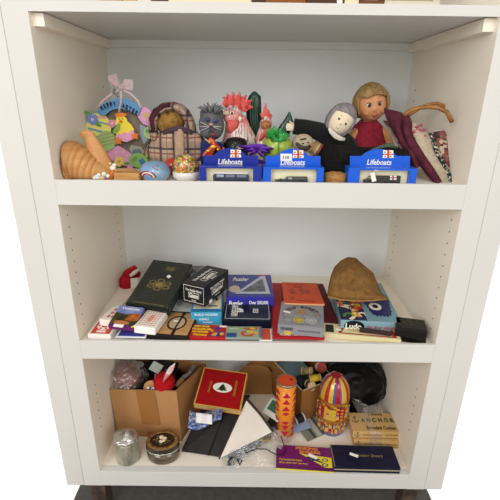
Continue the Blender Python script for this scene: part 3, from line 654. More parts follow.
# sewing box
FLb, FRb, BLb = (302, 391.5), (336, 378), (274, 361)
zt = Z1+.125; a_, b_, c_ = A(*FLb, zt), A(*FRb, zt), A(*BLb, zt); Mx, w_, d_ = frame(a_, b_, c_, .124)
t = Thing('sewing_box', 'open cardboard box full of thread reels behind the orange tube', 'box', M=Mx)
th_ = .003; t_ = .124
for nm, bb in (('front_side', (-w_/2, w_/2, -d_/2, -d_/2+th_, 0, t_)), ('back_side', (-w_/2, w_/2, d_/2-th_, d_/2, 0, t_)), ('left_side', (-w_/2, -w_/2+th_, -d_/2+th_, d_/2-th_, 0, t_)), ('right_side', (w_/2-th_, w_/2, -d_/2+th_, d_/2-th_, 0, t_)), ('bottom', (-w_/2+th_, w_/2-th_, -d_/2+th_, d_/2-th_, 0, .003))):
    t.part(nm, MB().box(*bb), mat('#8f6334', .7, var=(9, '#845a2e')), world=False)
rimm = MB()
for bb in ((-w_/2, w_/2, -d_/2, -d_/2+.004, t_, t_+.001), (-w_/2, w_/2, d_/2-.004, d_/2, t_, t_+.001), (-w_/2, -w_/2+.004, -d_/2, d_/2, t_, t_+.001), (w_/2-.004, w_/2, -d_/2, d_/2, t_, t_+.001)): rimm.box(*bb)
t.part('rim', rimm, mat('#c4b89a', .6), world=False)
def spool(lb, px, py, Y, col, ax, rr_=.010, L=.03, endc='#cbb58a', grp='thread reels in the sewing box', c=None):
    cc = c or W(px, py, Y); q = Vector(ax).normalized().to_track_quat('Z', 'Y').to_matrix()
    s_ = Thing('thread_reel', lb, 'thread reel', cc, group=grp)
    s_.part('thread', MB().lathe([(rr_*.6, -L*.38), (rr_, -L*.3), (rr_, L*.3), (rr_*.6, L*.38)], 20, cc, M=q), mat(col, .6, bump=(400, .4, .001)))
    for e_ in (-1, 1): s_.part('reel_end', MB().lathe([(rr_*1.1, e_*L*.43-.0018), (rr_*1.1, e_*L*.43+.0018)], 20, cc, M=q), mat(endc, .5))
spool('reel of bright yellow thread in the sewing box', 315, 378, .2, '#c9b028', (1, .1, .12), .010, .034)
spool('tan wooden reel above the yellow one in the sewing box', 307, 371, .235, '#9a8762', (.8, -.4, .3), .011, .03)
spool('red and white topped reel at the right of the sewing box', 320, 367, .26, '#d5cdc6', (.3, -.8, .4), .014, .024, '#a8493f')
spool('black reel beside the yellow one in the sewing box', 326, 379, .22, '#1d1d20', (.5, -.3, .8), .009, .026)
spool('brown and cream reel at the front corner of the sewing box', 310, 385, .195, '#6c5844', (.4, -.9, .3), .012, .022)
spool('cream reel at the right wall of the sewing box', 333, 374, .25, '#c9b48c', (.2, -.8, .5), .009, .024)
b = Box('needle_case', 'teal blue case lying inside the sewing box', 'case', (290, 378), (312, 370), (276, 363), Z1+.118, .05, mat('#5b7780', .4, coat=.3), part='case_body', bevel=.003)
solo('pin_cushion', 'dark navy cushion in the left of the sewing box', 'cushion', crumple(W(300, 381, .22), (.012, .02, .014), .1), mat('#232b38', .8), W(300, 383, .22))
# black reel in front, blue paper, green cards
spool('black thread reel lying on blue paper beside the orange tube', 300, 418, .15, '#17181b', (.9, .35, .25), .0125, .03, '#b8b4a8', 'loose thread reels', c=W(299.5, 418.5, .15))
b = Box('paper_packet', 'pale blue paper packet under the black thread reel', 'packet', (292, 433), (311, 427), (286, 420), (Z1+.02, Z1+.02, Z1+.03), .004, mat('#8597b5', .6), part='packet')
b = Box('paper_packet', 'striped grey and green flat packet between blue packet and circus tin', 'packet', (308, 441), (327, 431), (291, 414), (Z1+.006, Z1+.006, Z1+.02), .004, mat('#7b7d72', .4, coat=.4), part='packet')
b.poly([rect(.3, 0, .42, 1), rect(.75, 0, .82, 1)], mat('#3f4a40'), name='printed_stripes'); b.poly([rect(.5, 0, .7, 1)], mat('#a8aaa0'), name='printed_stripes')
b = Box('paper_packet', 'green and white card standing behind the orange tube', 'packet', (262, 412), (278, 422), (272, 397), (Z1+.08, Z1+.07, Z1+.1), .003, mat('#d0d3cb', .5), part='packet')
b.poly([rect(.12, .3, .9, .9)], mat('#3d6b55'), name='printed_panel')
b = Box('ruler_case', 'dark strip leaning between the card discs and the orange tube', 'case', (266, 424), (274, 428), (276, 404), (Z1+.05, Z1+.05, Z1+.08), .004, mat('#222326', .5), part='case_body')
b = Box('cream_card', 'cream card with a jagged edge to the right of the orange tube', 'card', (291, 404), (303, 404), (289, 392), (Z1+.06, Z1+.06, Z1+.10), .002, mat('#c8a97a', .6), part='card')
# circus tin
cm = Vector((W(331, 425, .165).x, .165, Z1)); Hm = W(331, 375, .165).z-Z1; rm = S(405, .165)*15.4
cols = ['#b01c26', '#d9b23c', '#4556a0', '#cfa94a', '#9a6424', '#7d2f3a', '#c08a2c']
t = Thing('circus_tin', 'tall rounded tin painted as a circus tent with red, yellow and blue stripes', 'tin', cm)
ms = [mat(c_, .25, .15, coat=.7) for c_ in cols]
prof = []; N_ = 34
for i in range(N_+1):
    f_ = i/N_; rad = .90+.1*min(1, f_/.12) if f_ < .12 else 1.0-.04*max(0, (f_-.12))
    if f_ > .6: rad *= max(.10, math.sqrt(max(0, 1-((f_-.6)/.42)**2.6)))
    if f_ in (0,): rad = .88
    prof.append((rm*rad, Hm*f_))
rr = random.Random(11); tabl = {}
def mif(i, k):
    f_ = i/N_
    if f_ > .985: return 4
    if f_ > .63: return (0, 0, 0, 1, 1, 1, 2, 2)[(k+1) % 8] if (k//8) % 2 else (0, 0, 2, 1, 1, 1, 1, 0)[k % 8]
    if f_ > .60: return 4
    if f_ > .52: return (5, 0, 1, 4)[((k//2)*7+i*3) % 4]
    if .30 < f_ <= .5: return ((0, 1)[(k//8) % 2]) if 2 <= k % 8 <= 5 and False else (3 if (k % 8) in (3, 4) and i % 2 else (0, 1)[(k//8) % 2])
    if .26 < f_ <= .30: return 4
    if f_ < .04: return 2
    return ((k//4)*5+(i//2)*3+(k % 3)) % 7
t.part('tin_body', MB().lathe(prof, 64, cm, mif=mif), ms)
t.part('joint_band', MB().lathe([(rm*1.0, Hm*.285), (rm*1.03, Hm*.295), (rm*1.0, Hm*.305)], 64, cm, caps=False), mat('#a8752c', .3, .5))
t.part('joint_band', MB().lathe([(rm*.985, Hm*.60), (rm*1.01, Hm*.61), (rm*.985, Hm*.62)], 64, cm, caps=False), mat('#a8752c', .3, .5))
g = MB(); g2 = MB()
for q in range(10):
    a = q*2*PI/10+.1
    for zf, sc_ in ((.42, 1), (.17, 1)):
        pr = rm*.995; px_ = Vector((math.sin(a), -math.cos(a), 0)); tx_ = Vector((math.cos(a), math.sin(a), 0)); c_ = cm+px_*pr+Vector((0, 0, zf*Hm))
        g.ell(c_+Vector((0, 0, .009)), (.0026, .0026, .003), nu=8, nv=6); g.loop([c_+tx_*x+Vector((0, 0, z)) for x, z in ((-.005, -.012), (.005, -.012), (.002, .006), (-.002, .006))], px_*.0012)
        g2.loop([c_+tx_*x+Vector((0, 0, z)) for x, z in ((-.0035, .002), (.0035, .002), (.0015, .006), (-.0015, .006))], px_*.0016)
t.part('painted_figures', g, mat('#d0a566', .3, coat=.6)); t.part('painted_costumes', g2, mat('#33488f', .3, coat=.6))
# black bin bag
t = Thing('plastic_bag', 'large black plastic bag in the back right corner of the bottom shelf', 'plastic bag', (.24, .3, Z1+.04))
def bg_(d):
    return 1+.12*noise.noise(d*2.5)+.10*abs(noise.noise(d*6))
g = MB().ell(W(353, 382, .27), (.112, .075, .080), nu=50, nv=36, fn=bg_).ell(W(345, 408, .26), (.07, .06, .035), nu=40, nv=26, fn=bg_)
t.part('bag_film', g, mat('#08090c', .35, coat=.05, bump=(30, .5, .01)), remesh=.004)
# anchor boxes
aw = mat('#c7a26b', .6); an = mat('#31554d', .6)
def anchor_mark(bx_, u, v, s_, face):
    M_, w1, d1 = bx_.pl(face); asp = w1/d1; P = lambda x, y: (u+x*s_/asp, v+y*s_)
    pol = [[P(-.07, -.7), P(.07, -.7), P(.07, .6), P(-.07, .6)], [P(-.35, .35), P(.35, .35), P(.35, .47), P(-.35, .47)],
           [P(x, y) for x, y in arcband(0, -.15, .5, .66, 200, 340, 12)], [P(x, y) for x, y in arcband(0, .78, .1, .2, 0, 359, 12)], [P(-.75, -.2), P(-.42, -.42), P(-.62, .02)], [P(.75, -.2), P(.42, -.42), P(.62, .02)]]
    bx_.poly(pol, an, face, name='anchor_emblem')
for q in range(2):
    b = Box('thread_box', ('upper' if q else 'lower')+' tan box of cotton with a green anchor in the pair wrapped in clear plastic', 'thread box', (354-q*.8, 440-q*8.5), (401, 441.5-q*8.5), (350-q*3, 422-q*9.5), Z1+.0225*(q+1)+.001*q, .0225, aw, group='tan cotton thread boxes', bevel=.001)
    b.body.data.materials[0] = aw
    anchor_mark(b, .1, .52, .42, 'front'); b.txt([('STRANDED COTTON', .42, .5, .4, .2, 0, .01), ('MERCERISED', .82, .5, .26, .18)], mat('#7a5a32'), 'front')
    b.poly([rect(0, 0, 1, .06)], mat('#8a6a3c'), 'front', name='lid_seam')
    if q:
        anchor_mark(b, .12, .62, .2, 'top')
        for ch, u in zip('ANCHOR', (.29, .41, .53, .66, .79, .92)): b.txt([(ch, u, .6, .085, .22, 0, .04)], mat('#2c5a3c'))
        b.txt([('Stranded Cotton', .62, .2, .62, .18, 0, .02), ('COATS', .6, .9, .3, .1, 0, .03)], mat('#4f3a20'))
        TOPA = b
t = Thing('plastic_wrap', 'clear crinkled plastic wrap draped over the anchor cotton boxes', 'plastic wrap', A(374, 430, Z1+.05))
def wr(u, v):
    if v < .75: 
        q = v/.75; p = A(348+14*q+(9+3*math.sin(q*5))*u+8*q, 396+36*q, Z1+.075-.024*q); p.z += .003*math.sin(u*9+v*13)+.002
        if q > .4: p.z = max(p.z, Z1+.051)
    else:
        q = (v-.75)/.25; p0_ = A(370+12*u, 432, Z1+.052); p = p0_+Vector((0, -.004-.001*math.sin(u*8), -.042*q))
    return p
t.part('film', MB().grid(wr, 14, 40), film_mat(.12, .12))
t.part('film_fold', MB().grid(lambda u, v: A(345+30*v+4*u, 393+16*v+5*u*math.sin(v*3+.4), Z1+.085-.02*v+.004*math.sin(u*7+v*20)), 10, 30), film_mat(.14, .22))
b = Box('paper_packet', 'pale packet behind the anchor cotton boxes near the right wall', 'packet', (364, 412), (377, 413), (362, 399), Z1+.03, .03, mat('#b9b6ae', .5), part='packet')
# scissors boxes
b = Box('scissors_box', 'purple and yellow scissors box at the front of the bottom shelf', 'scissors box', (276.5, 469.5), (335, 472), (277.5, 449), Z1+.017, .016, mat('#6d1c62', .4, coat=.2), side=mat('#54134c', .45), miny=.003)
b.poly([[(.42, .62), (.98, .48), (.97, .02), (.9, .0), (.84, .02)]], mat('#d9cf33'), name='printed_panel')
b.txt([('PINKING', .55, .88, .4, .16, 0, .05), ('SHEARS', .6, .7, .38, .15, 0, .05)], mat('#d3823a'))
b.txt([('The household shears', .25, .27, .4, .1, 0, .02), ('that pink for sewing', .3, .11, .5, .1, 0, .02)], mat('#cfae48'))
sc = [[(.52, .42), (.8, .2), (.83, .24), (.56, .48)], [(.6, .25), (.78, .36), (.76, .4), (.58, .3)]]
b.poly(sc+[arcband(.85, .12, .035, .055, 0, 359, 12, 1.4), arcband(.86, .36, .035, .055, 0, 359, 12, 1.4)], mat('#35306a'), lift=.0005, name='printed_scissors')
b.poly([rect(0, .0, 1, .25)], mat('#d9cf33'), 'front', name='yellow_edge', parent=b.side)
b.sticker(.65, .5, .024, .009, -30)
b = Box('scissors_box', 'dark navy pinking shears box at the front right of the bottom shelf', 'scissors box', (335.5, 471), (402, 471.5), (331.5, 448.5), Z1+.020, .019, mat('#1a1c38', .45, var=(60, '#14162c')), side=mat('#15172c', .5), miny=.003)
b.txt([('Pinking Shears', .58, .5, .42, .17, 0, .02, .2)], mat('#7d6a48'))
b.poly([rect(.0, .42, 1, .62)], mat('#a59a80'), 'front', name='worn_edge', parent=b.side)
b.poly([rect(0, 0, .012, 1), rect(0, .985, 1, 1)], mat('#8d8674'), name='worn_edge')
b.sticker(.34, .52, .022, .009, -25)
# white paper bag with blue jewellery in clear plastic
P1, P2, P3, P4 = A(224, 462, Z1+.006), A(247, 398.5, Z1+.115), A(274, 431, Z1+.06), A(249, 458, Z1+.01)
t = Thing('paper_envelope', 'white paper envelope with dark edges leaning behind the orange tube, inside a clear bag', 'envelope', A(240, 462, Z1))
Pa, Pb, Pc = A(219, 459, Z1+.008), A(246.5, 399, Z1+.12), A(273, 431.5, Z1+.075)
t.part('paper', MB().loop([Pa, Pc, Pb][::-1], (0, .003, -.002)), mat('#dcd5cc', .6, var=(10, '#d3ccc3')))
t.part('dark_edge', MB().tube([Pb+Vector((0, 0, .001)), Pc.lerp(Pb, .5)+Vector((.002, 0, .003)), Pc], .0035, 8).tube([Pa, Pb.lerp(Pa, .5), Pb], .002, 8), mat('#3a302a', .6))
t = Thing('jewellery_bag', 'clear plastic bag of blue and silver beads at the foot of the white envelope', 'plastic bag', A(248, 458, Z1))
rr = random.Random(8)
bs = [[], [], []]
gb = [MB(), MB(), MB()]
for q in range(230):
    u = rr.random(); v = rr.random()
    px_ = 228+46*u; py_ = 452-24*u+(16-7*u)*v-1; zz_ = Z1+.010+.045*u*(1-v)+rr.random()*.006
    p = A(px_, py_, zz_); k_ = 0 if v < .45 else (1 if rr.random() < .6 else 2)
    gb[k_].ell(p, rr.uniform(.003, .0052), nu=8, nv=6)
for k_, (nm, cc_) in enumerate((('blue_beads', '#4f6c8c'), ('grey_beads', '#8d949b'), ('dark_beads', '#3d4148'))):
    t.part(nm, gb[k_], mat(cc_, .3, coat=.5)).__setitem__('kind', 'stuff')
t.part('gold_chain', MB().tube([A(262+9*math.cos(a_*1.3), 436+5*math.sin(a_*2.1), Z1+.045) for a_ in [q*.25 for q in range(40)]], .0012, 6), mat('#b9a04e', .35, .7))
t.part('clear_bag', MB().grid(lambda u, v: A(222+54*u, 466-26*u*(.9)+ (4 if 0 else 0)-14*(v-.2)+20*(1-v)*u, Z1+.004+(.035*math.sin(PI*u)*v+.03*u*v)+.006*abs(noise.noise(Vector((u*6, v*5, 1))))), 36, 24), film_mat(.10, .16, bump=(60, .5, .003)))
t.part('clear_bag_end', MB().grid(lambda u, v: A(268+26*u, 426+4*math.sin(u*4)+26*v-6*u*(1-v)*0, Z1+.05*(1-u*.5)*(1-v)+.003+.006*abs(noise.noise(Vector((u*5, v*5, 7))))), 20, 20), film_mat(.10, .30, bump=(60, .5, .003)))
pts = [A(*p, Z1+.02) for p in ((228, 462), (232, 457), (237, 459), (240, 465), (242, 460))]
solo('string', 'short black string poking from the clear bag near the shelf edge', 'cord', MB().tube(pts, .0022, 8), mat('#1d1a19', .5), pts[0])
pts = [A(*p) for p in ((245, 453, Z1+.045), (256, 449, Z1+.052), (266, 449, Z1+.05), (275, 454, Z1+.03), (283, 455, Z1+.02), (286, 450, Z1+.022), (283, 442, Z1+.035), (281, 436, Z1+.045))]
t = Thing('spectacles', 'thin dark wire spectacles lying on the clear bag behind the purple box', 'spectacles', pts[3])
t.part('wire_frame', MB().tube(pts, .0013, 8), mat('#2a2624', .35, .5))
# ================================================================ top of the unit: framed things on the top shelf, only their feet in view
def frame_thing(nm, lb, x0, x1, Y, h, fc, pc, depth=.02, grp='things on the top shelf', cat='picture frame'):
    a, b_ = W(x0, 3, Y).x, W(x1, 3, Y).x; t = Thing(nm, lb, cat, ((a+b_)/2, Y, ZTOP), group=grp); fw = min(.012, (b_-a)*.2)
    g = MB().box(a, b_, Y, Y+depth, ZTOP, ZTOP+.008).box(a, b_, Y, Y+depth, ZTOP+h-fw, ZTOP+h).box(a, a+fw, Y, Y+depth, ZTOP+.008, ZTOP+h-fw).box(b_-fw, b_, Y, Y+depth, ZTOP+.008, ZTOP+h-fw)
    t.part('frame', g, fc, bevel=.001); t.part('picture_panel', MB().box(a+fw, b_-fw, Y+.006, Y+depth-.002, ZTOP+.008, ZTOP+h-fw), pc); return t
CRM = mat('#e6d9ba', .6, var=(6, '#dfd0ae')); DKW = mat('#4a2f20', .5); BRN = mat('#8a5426', .5, var=(20, '#6f3f1a')); KHK = mat('#a39a80', .7)
frame_thing('picture_frame', 'pale grey green framed panel at the far left of the top shelf', 64, 99, .012, .2, mat('#b9bfae', .5), mat('#aab3a8', .5))
frame_thing('picture_frame', 'tan framed picture on the top shelf, second from the left', 99.5, 122, .012, .22, mat('#a87f55', .5), mat('#9aa09a', .5))
frame_thing('picture_frame', 'narrow gold and dark framed picture on the top shelf', 123, 137, .012, .2, mat('#a8843f', .35, .4), DKW)
frame_thing('picture_frame', 'small white framed picture between two dark frames on the top shelf', 137.5, 151, .012, .18, mat('#d9d2c4', .5), CRM)
frame_thing('picture_frame', 'dark brown framed picture left of the wide cream board on the top shelf', 151.5, 168, .012, .2, DKW, mat('#b59c74', .5))
frame_thing('canvas_board', 'wide cream board on the top shelf above the grey plush cat', 168.5, 251, .014, .26, CRM, CRM, cat='board')
frame_thing('picture_frame', 'narrow dark and grey framed picture right of the wide cream board', 251.5, 265, .012, .22, DKW, mat('#8d8f90', .5))
frame_thing('wooden_box', 'brown wooden box front with amber panels on the top shelf', 265.5, 306, .012, .16, BRN, mat('#b5702c', .4, var=(25, '#7a441b')), depth=.08, cat='box')
t_ = frame_thing('wooden_box', 'brown wooden box front with a small white label on the top shelf', 306.5, 344, .012, .16, DKW, mat('#9c5f2a', .4, var=(18, '#70401b')), depth=.08, cat='box')
t_.part('label', MB().plate([(337, 0), (342.5, 0), (342.5, 4), (337, 4)], .0112, .0006), WHT, label='small white label')
frame_thing('canvas_board', 'narrow cream board right of the labelled wooden box on the top shelf', 344.5, 359, .014, .2, CRM, CRM, cat='board')
frame_thing('picture_frame', 'brown and grey framed picture on the top shelf above the blond doll', 359.5, 384, .012, .22, mat('#6b4128', .5), mat('#8b8c8c', .5))
frame_thing('canvas_board', 'wide khaki grey board at the right end of the top shelf', 384.5, 440, .014, .26, mat('#cfc9b8', .6), KHK, cat='board')
# ================================================================ upper shelf: toys
WOOD = mat('#c9965f', .45, coat=.1, var=(16, '#bb8650', (1, 1, 5)))
def wv(pts): return [W(*p) for p in pts]
Y0 = .07; k = S(160, Y0)
t = Thing('wooden_figure', 'tan carved wooden creature with ribbed body and raised tail, far left', 'figurine', (W(92, 180, Y0).x, Y0, Z3))
path = []; rad = []
ctl = [(63, 166, 17), (67, 163, 21), (73, 162, 21), (80, 164, 18), (87, 167, 15), (94, 170, 12.5), (101, 172.5, 10), (108, 175, 8), (115, 177.5, 5.5), (122, 179, 3.5)]
for i in range(len(ctl)-1):
    for q in range(12):
        f_ = q/12; x, y, r_ = [ctl[i][j]*(1-f_)+ctl[i+1][j]*f_ for j in range(3)]; s_ = i+f_
        rib = (.88+.13*abs(math.sin(s_*PI*1.35))**.5) if s_ < 5.5 else 1
        path.append(W(x, y, Y0)); rad.append(r_*k*rib*(.75 if i > 20 else 1))
zmin_ = Z3+.001
g = MB().tube(path, rad, 28, flat=.93, up=(0, 1, 0)); g.v = [Vector((v.x if v.x > -.396 else -.396, v.y, max(v.z, zmin_))) for v in g.v]
t.part('ribbed_body', g, WOOD)
tl = wv([(106, 177, Y0+.005), (101, 168, Y0+.008), (98, 158, Y0+.01), (95, 149, Y0+.01), (92, 142, Y0+.01), (90, 138, Y0+.01)])
g = MB().tube(tl, [k*15, k*14, k*11.5, k*9, k*7.4, k*6], 22, flat=.6, up=(0, 1, 0)); g.tube(wv([(94, 137, Y0+.01), (89, 135, Y0+.01), (83, 134, Y0+.008), (79, 132.5, Y0+.006)]), [k*4, k*5, k*4, k*1.6], 16, flat=.6, up=(0, 1, 0))
g.v = [Vector((v.x, v.y, max(v.z, zmin_))) for v in g.v]
t.part('tail', g, WOOD, remesh=.0025)
b_ = MB().tube(wv([(108, 177, .06), (118, 174, .07), (130, 173, .08), (143, 175, .08)]), [k*5, k*5, k*5, k*3], 12, up=(0, 1, 0)); b_.v = [Vector((v.x, v.y, max(v.z, zmin_))) for v in b_.v]
solo('driftwood_piece', 'piece of tan carved wood lying behind the small wooden block', 'wood', b_, WOOD, W(130, 176, .08))
a_ = W(116, 176, .035); b2 = W(141, 176, .035)
solo('wooden_block', 'small plain tan wooden block left of the blue globe', 'block', MB().box(a_.x, b2.x, .02, .05, Z3, Z3+.019), mat('#c0925c', .5, var=(20, '#b48550', (1, 6, 6))), (a_.x, .035, Z3), bevel=.002)
# little ceramic ornament
t = Thing('ceramic_ornament', 'small painted ornament with a blue and white dome and an orange and white figure', 'ornament', (W(101, 180, .03).x, .03, Z3))
p = W(100, 181, .028); t.part('dome', MB().ell(p, (.0165, .013, .014), mif=lambda j, k_: 0 if j < 8 else 1), [mat('#2f6ca6', .2, coat=.8), mat('#d8dfe0', .3, coat=.6)])
g = MB().ell(W(95, 178, .02), .004).ell(W(99, 175, .02), .004).ell(W(104, 174, .02), .0045).ell(W(108, 176, .02), .004); t.part('white_beads', g, mat('#e5e0d0', .4))
t.part('orange_figure', MB().tube(wv([(107, 181, .03), (111, 176, .03), (113, 172, .03), (112, 170, .03)]), [.006, .0075, .006, .004], 12), mat('#c46c2c', .5), remesh=.0015)
t.part('white_bird', MB().ell(W(113, 168, .028), (.006, .005, .005)).ell(W(114.5, 165, .028), (.0045, .004, .0035)).tube(wv([(111, 164, .028), (108.5, 162.5, .028)]), [.002, .0006], 8), mat('#e4dccb', .5))
t.part('gold_spots', MB().ell(W(101, 179, .0165), (.006, .002, .003)), mat('#c9a040', .4))
# ---- easter wreath
Yw = .20
t = Thing('easter_wreath', 'oval Happy Easter wreath with painted eggs, a yellow chick and a pink bow', 'wreath', (W(123, 168, Yw).x, Yw, Z3))
Rt = lambda a, b_: W(a, b_, Yw)
tw = mat('#7d7466', .9, var=(60, '#61584c')); g = MB()
for q in range(7):
    rr = random.Random(q); pts = [Rt(123+(27+rr.uniform(-4, 4))*math.cos(a)+1.5*math.sin(a*5+q), 137+(31+rr.uniform(-3, 3))*math.sin(a)+1.5*math.cos(a*4+q))+Vector((0, rr.uniform(-.004, .01), 0)) for a in [i*2*PI/40 for i in range(41)]]
    g.tube(pts, .0055, 8, caps=False)
t.part('twig_ring', g, tw)
t.part('felt_backing', MB().plate(ell_pts(124, 133, 21, 27, 0, 28), Yw-.001, .004), mat('#8b8375', .95, var=(50, '#776f62')))
def pp(nm, px, dy, m, lab=None, th=.004): return t.part(nm, MB().plate(px, Yw-dy, th), m, label=lab)
LB = mat('#5c93c0', .5); PK = mat('#d99cc4', .5); YL = mat('#e8dd7a', .5); GR = mat('#9cc07a', .5); OR = mat('#e07f35', .5); DG = mat('#5f9a55', .5)
ban = [(97, 113), (99, 108), (102, 104.5), (106, 102.5), (110, 100.5), (115, 99), (120, 98.3), (126, 98.8), (132, 101), (137, 104), (141, 107.5), (140, 111), (138.5, 115), (134, 113.5), (129, 110.5), (122, 108.8), (115, 109), (110, 111), (106, 114.5), (104, 116), (100.5, 115)]
pp('banner', ban, .014, LB, 'light blue banner')
g = MB()
for i, ch in enumerate('HAPPYEASTER'):
    f_ = i/10.6+(.07 if i > 4 else 0); x = 101.5+34.5*f_; y = 110.6-7.4*math.sin(PI*min(1, .12+f_*.88))+2.2*f_; rot = 32-62*f_
    q = W(x, y, Yw-.0155); Mx = Matrix(((1, 0, 0, q.x), (0, 0, -1, q.y), (0, 1, 0, q.z), (0, 0, 0, 1)))
    add_text(g, ch, Mx, k*2.6, k*5.2, .05, 0, rot)
t.part('lettering', g, mat('#20283a', .6), solid=.0004)
eg = pp('egg', ell_pts(98.5, 127.5, 12.5, 14.5, -12, 26), .010, YL, 'yellow egg with blue stripes')
g = MB()
for (x0, y0, x1, y1, w_) in ((91, 119, 109, 124, 1.3), (87.5, 127, 110, 133, 2.2), (89, 133.5, 107, 139, 1.6)): g.plate([(x0, y0), (x1, y1), (x1-.3, y1+w_), (x0+.3, y0+w_)], Yw-.0108, .0006)
t.part('painted_stripes', g, mat('#6c9bb8', .5), parent=eg)
t.part('painted_stripes', MB().plate([(92, 115.5), (105, 116.5), (108, 118.5), (94, 118)], Yw-.0108, .0006), mat('#dba0a8', .5), parent=eg)
def flower(cx, cy, r, m1, m2, n=5, dy=.0125):
    g = MB()
    for q in range(n): a = q*2*PI/n+.3; g.plate(ell_pts(cx+r*.6*math.cos(a), cy+r*.6*math.sin(a), r*.5, r*.5, 0, 10), Yw-dy-.0002*q, .0012)
    t.part('flower', g, m1); t.part('flower_centre', MB().plate(ell_pts(cx, cy, r*.3, r*.3, 0, 10), Yw-dy-.0018, .001), m2)
flower(92.5, 119.5, 5.2, mat('#6f8fd2', .5), mat('#e7b7d5', .5)); flower(112, 123.5, 4, mat('#dc8fae', .5), mat('#f0c7d5', .5))
for c_ in (((87.5, 113), .5), ((98, 124.5), .6)): pp('leaf', ell_pts(*c_[0], 3.6, 1.8, 30, 12), .0118, DG, None, .0008)
eg = pp('egg', ell_pts(106, 141, 9.6, 10.2, 0, 26), .014, GR, 'green egg with thin stripes'); g = MB(); g2 = MB()
for j in range(4): g.plate([(98, 139+j*3.4-3), (114.5, 134+j*3.4-2), (114.5, 134.8+j*3.4-2), (98, 139.8+j*3.4-3)], Yw-.0148, .0006)
t.part('painted_stripes', g, mat('#a98c6a', .5), parent=eg)
pp('egg', [(107, 151), (112, 147), (118, 145.5), (124, 149), (130, 153), (134, 157), (134.5, 163), (132, 169), (127, 169), (127.5, 166), (120, 165), (113, 161), (109, 156)], .011, PK, 'pink lower egg')
flower(119, 161.5, 4.8, mat('#ddd06a', .5), mat('#d39840', .5), 5, .0135); pp('leaf', ell_pts(127, 163.5, 2.8, 1.6, 0, 10), .0118, DG, None, .0008)
pp('egg', [(141, 106.5), (146, 107.5), (150, 110), (152, 115), (151, 121), (148, 126), (143, 124), (139, 119), (137, 114), (140, 111)], .010, PK, 'pink egg at the upper right')
g = MB(); rr = random.Random(3)
for q in range(16): g.plate(ell_pts(rr.uniform(111, 130), rr.uniform(151, 160), .5, .5, 0, 6), Yw-.0116, .0005)
for q in range(9): g.plate(ell_pts(rr.uniform(141, 149), rr.uniform(110, 121), .5, .5, 0, 6), Yw-.0106, .0005)
t.part('painted_dots', g, mat('#efe29a', .5)); pp('painted_patch', ell_pts(146, 115, 3, 2.4, 30, 10), .0108, mat('#c9b25e', .5), None, .0008)
pp('egg', ell_pts(149.5, 132.5, 6, 6.3, 0, 20), .009, mat('#a9c48c', .5), 'pale green egg'); pp('leaf', ell_pts(149, 131, 3.5, 2.2, 0, 12), .0098, DG, None, .0008)
pp('grey_ribbon', [(140, 124), (146, 127), (150, 141), (145, 146), (140, 136)], .006, mat('#8fa0ae', .5))
pp('card_house', [(129, 149), (131, 145), (145, 148), (152, 152), (151, 160), (134, 157)], .004, mat('#a3a79b', .6)); pp('painted_patch', ell_pts(137, 152, 5, 3.2, 0, 14), .0048, mat('#6d7d86', .6), None, .0008)
eg = pp('egg', ell_pts(138.5, 160.5, 9.5, 7.2, 15, 24), .0155, mat('#86b565', .5), 'green egg with a blue flower')
g = MB()
for q in range(4): a = q*PI/2+.3; g.plate(ell_pts(142+1.9*math.cos(a), 161.5+1.9*math.sin(a), 1.5, 1.5, 0, 10), Yw-.0165, .0008)
t.part('flower', g, mat('#3f78b5', .5), parent=eg); t.part('painted_patch', MB().plate(ell_pts(134.5, 159, 3.4, 2, -30, 12), Yw-.0163, .0006), mat('#6d9a55', .5), parent=eg)
pp('gnome', [(148, 144), (150.5, 150), (153, 155), (150, 158), (146, 157.5), (145.5, 152)], .011, mat('#e5cf74', .5), 'small yellow pointed cap'); pp('painted_patch', [(145.8, 152), (152, 152.5), (152.8, 155), (146, 154.5)], .0118, mat('#c98040', .5), None, .0008)
pp('egg', ell_pts(157, 157, 6, 5, 0, 20), .012, mat('#4f8ab0', .5), 'blue egg'); pp('flower', ell_pts(157, 157, 2.6, 2.4, 0, 12), .0128, mat('#7fb6d6', .5), None, .0008)
# chick
ch = [(115.5, 121), (116.5, 117.5), (119.5, 116), (123.5, 116), (126.5, 118.5), (127.5, 121.5), (131, 124.5), (134, 129), (134, 133), (130, 135.5), (125, 134), (119, 137), (115.5, 133.5), (116, 129), (118, 126), (115.5, 124)]
ck = pp('chick_body', ch, .014, mat('#eedb4c', .5), 'yellow chick')
t.part('comb', MB().plate([(114.5, 114.5), (118, 112.5), (122, 113), (126, 113.5), (126, 116), (121, 117.2), (116, 117)], Yw-.0146, .004), OR, parent=ck)
t.part('beak', MB().plate([(118.8, 121), (120.5, 119.8), (123, 121.5), (121, 123.5)], Yw-.0156, .002), mat('#d9772c', .5), parent=ck)
t.part('eye', MB().plate(ell_pts(122.5, 119, .6, .6, 0, 8), Yw-.0150, .001).plate(ell_pts(119.2, 119, .5, .5, 0, 8), Yw-.0150, .001), BLK, parent=ck)
t.part('chick_egg', MB().plate([(115, 136), (119, 133.5), (121, 135), (124, 131.5), (127, 133.5), (130.5, 131), (133.5, 129.5), (134.5, 134), (133, 139), (127, 142), (121, 141), (116.5, 139)], Yw-.0165, .003), mat('#e3a3c4', .5), parent=ck)
t.part('wing', MB().plate([(112.5, 131), (115, 127), (119, 122.5), (120, 127), (118, 131), (114, 134)], Yw-.0175, .002), mat('#7fae55', .5), parent=ck)
for cx, cy in ((118, 141), (134.5, 136)): t.part('foot', MB().plate([(cx-4, cy-2), (cx-1.5, cy-2), (cx-.3, cy-4.5), (cx+1.5, cy-2), (cx+4, cy-2.5), (cx+2.6, cy+.5), (cx+3.6, cy+3), (cx, cy+2.6), (cx-2.6, cy+4), (cx-2.4, cy+1)], Yw-.0175, .002), OR, parent=ck)
pk = mat('#edd3d8', .6, alpha=.42); g = MB()
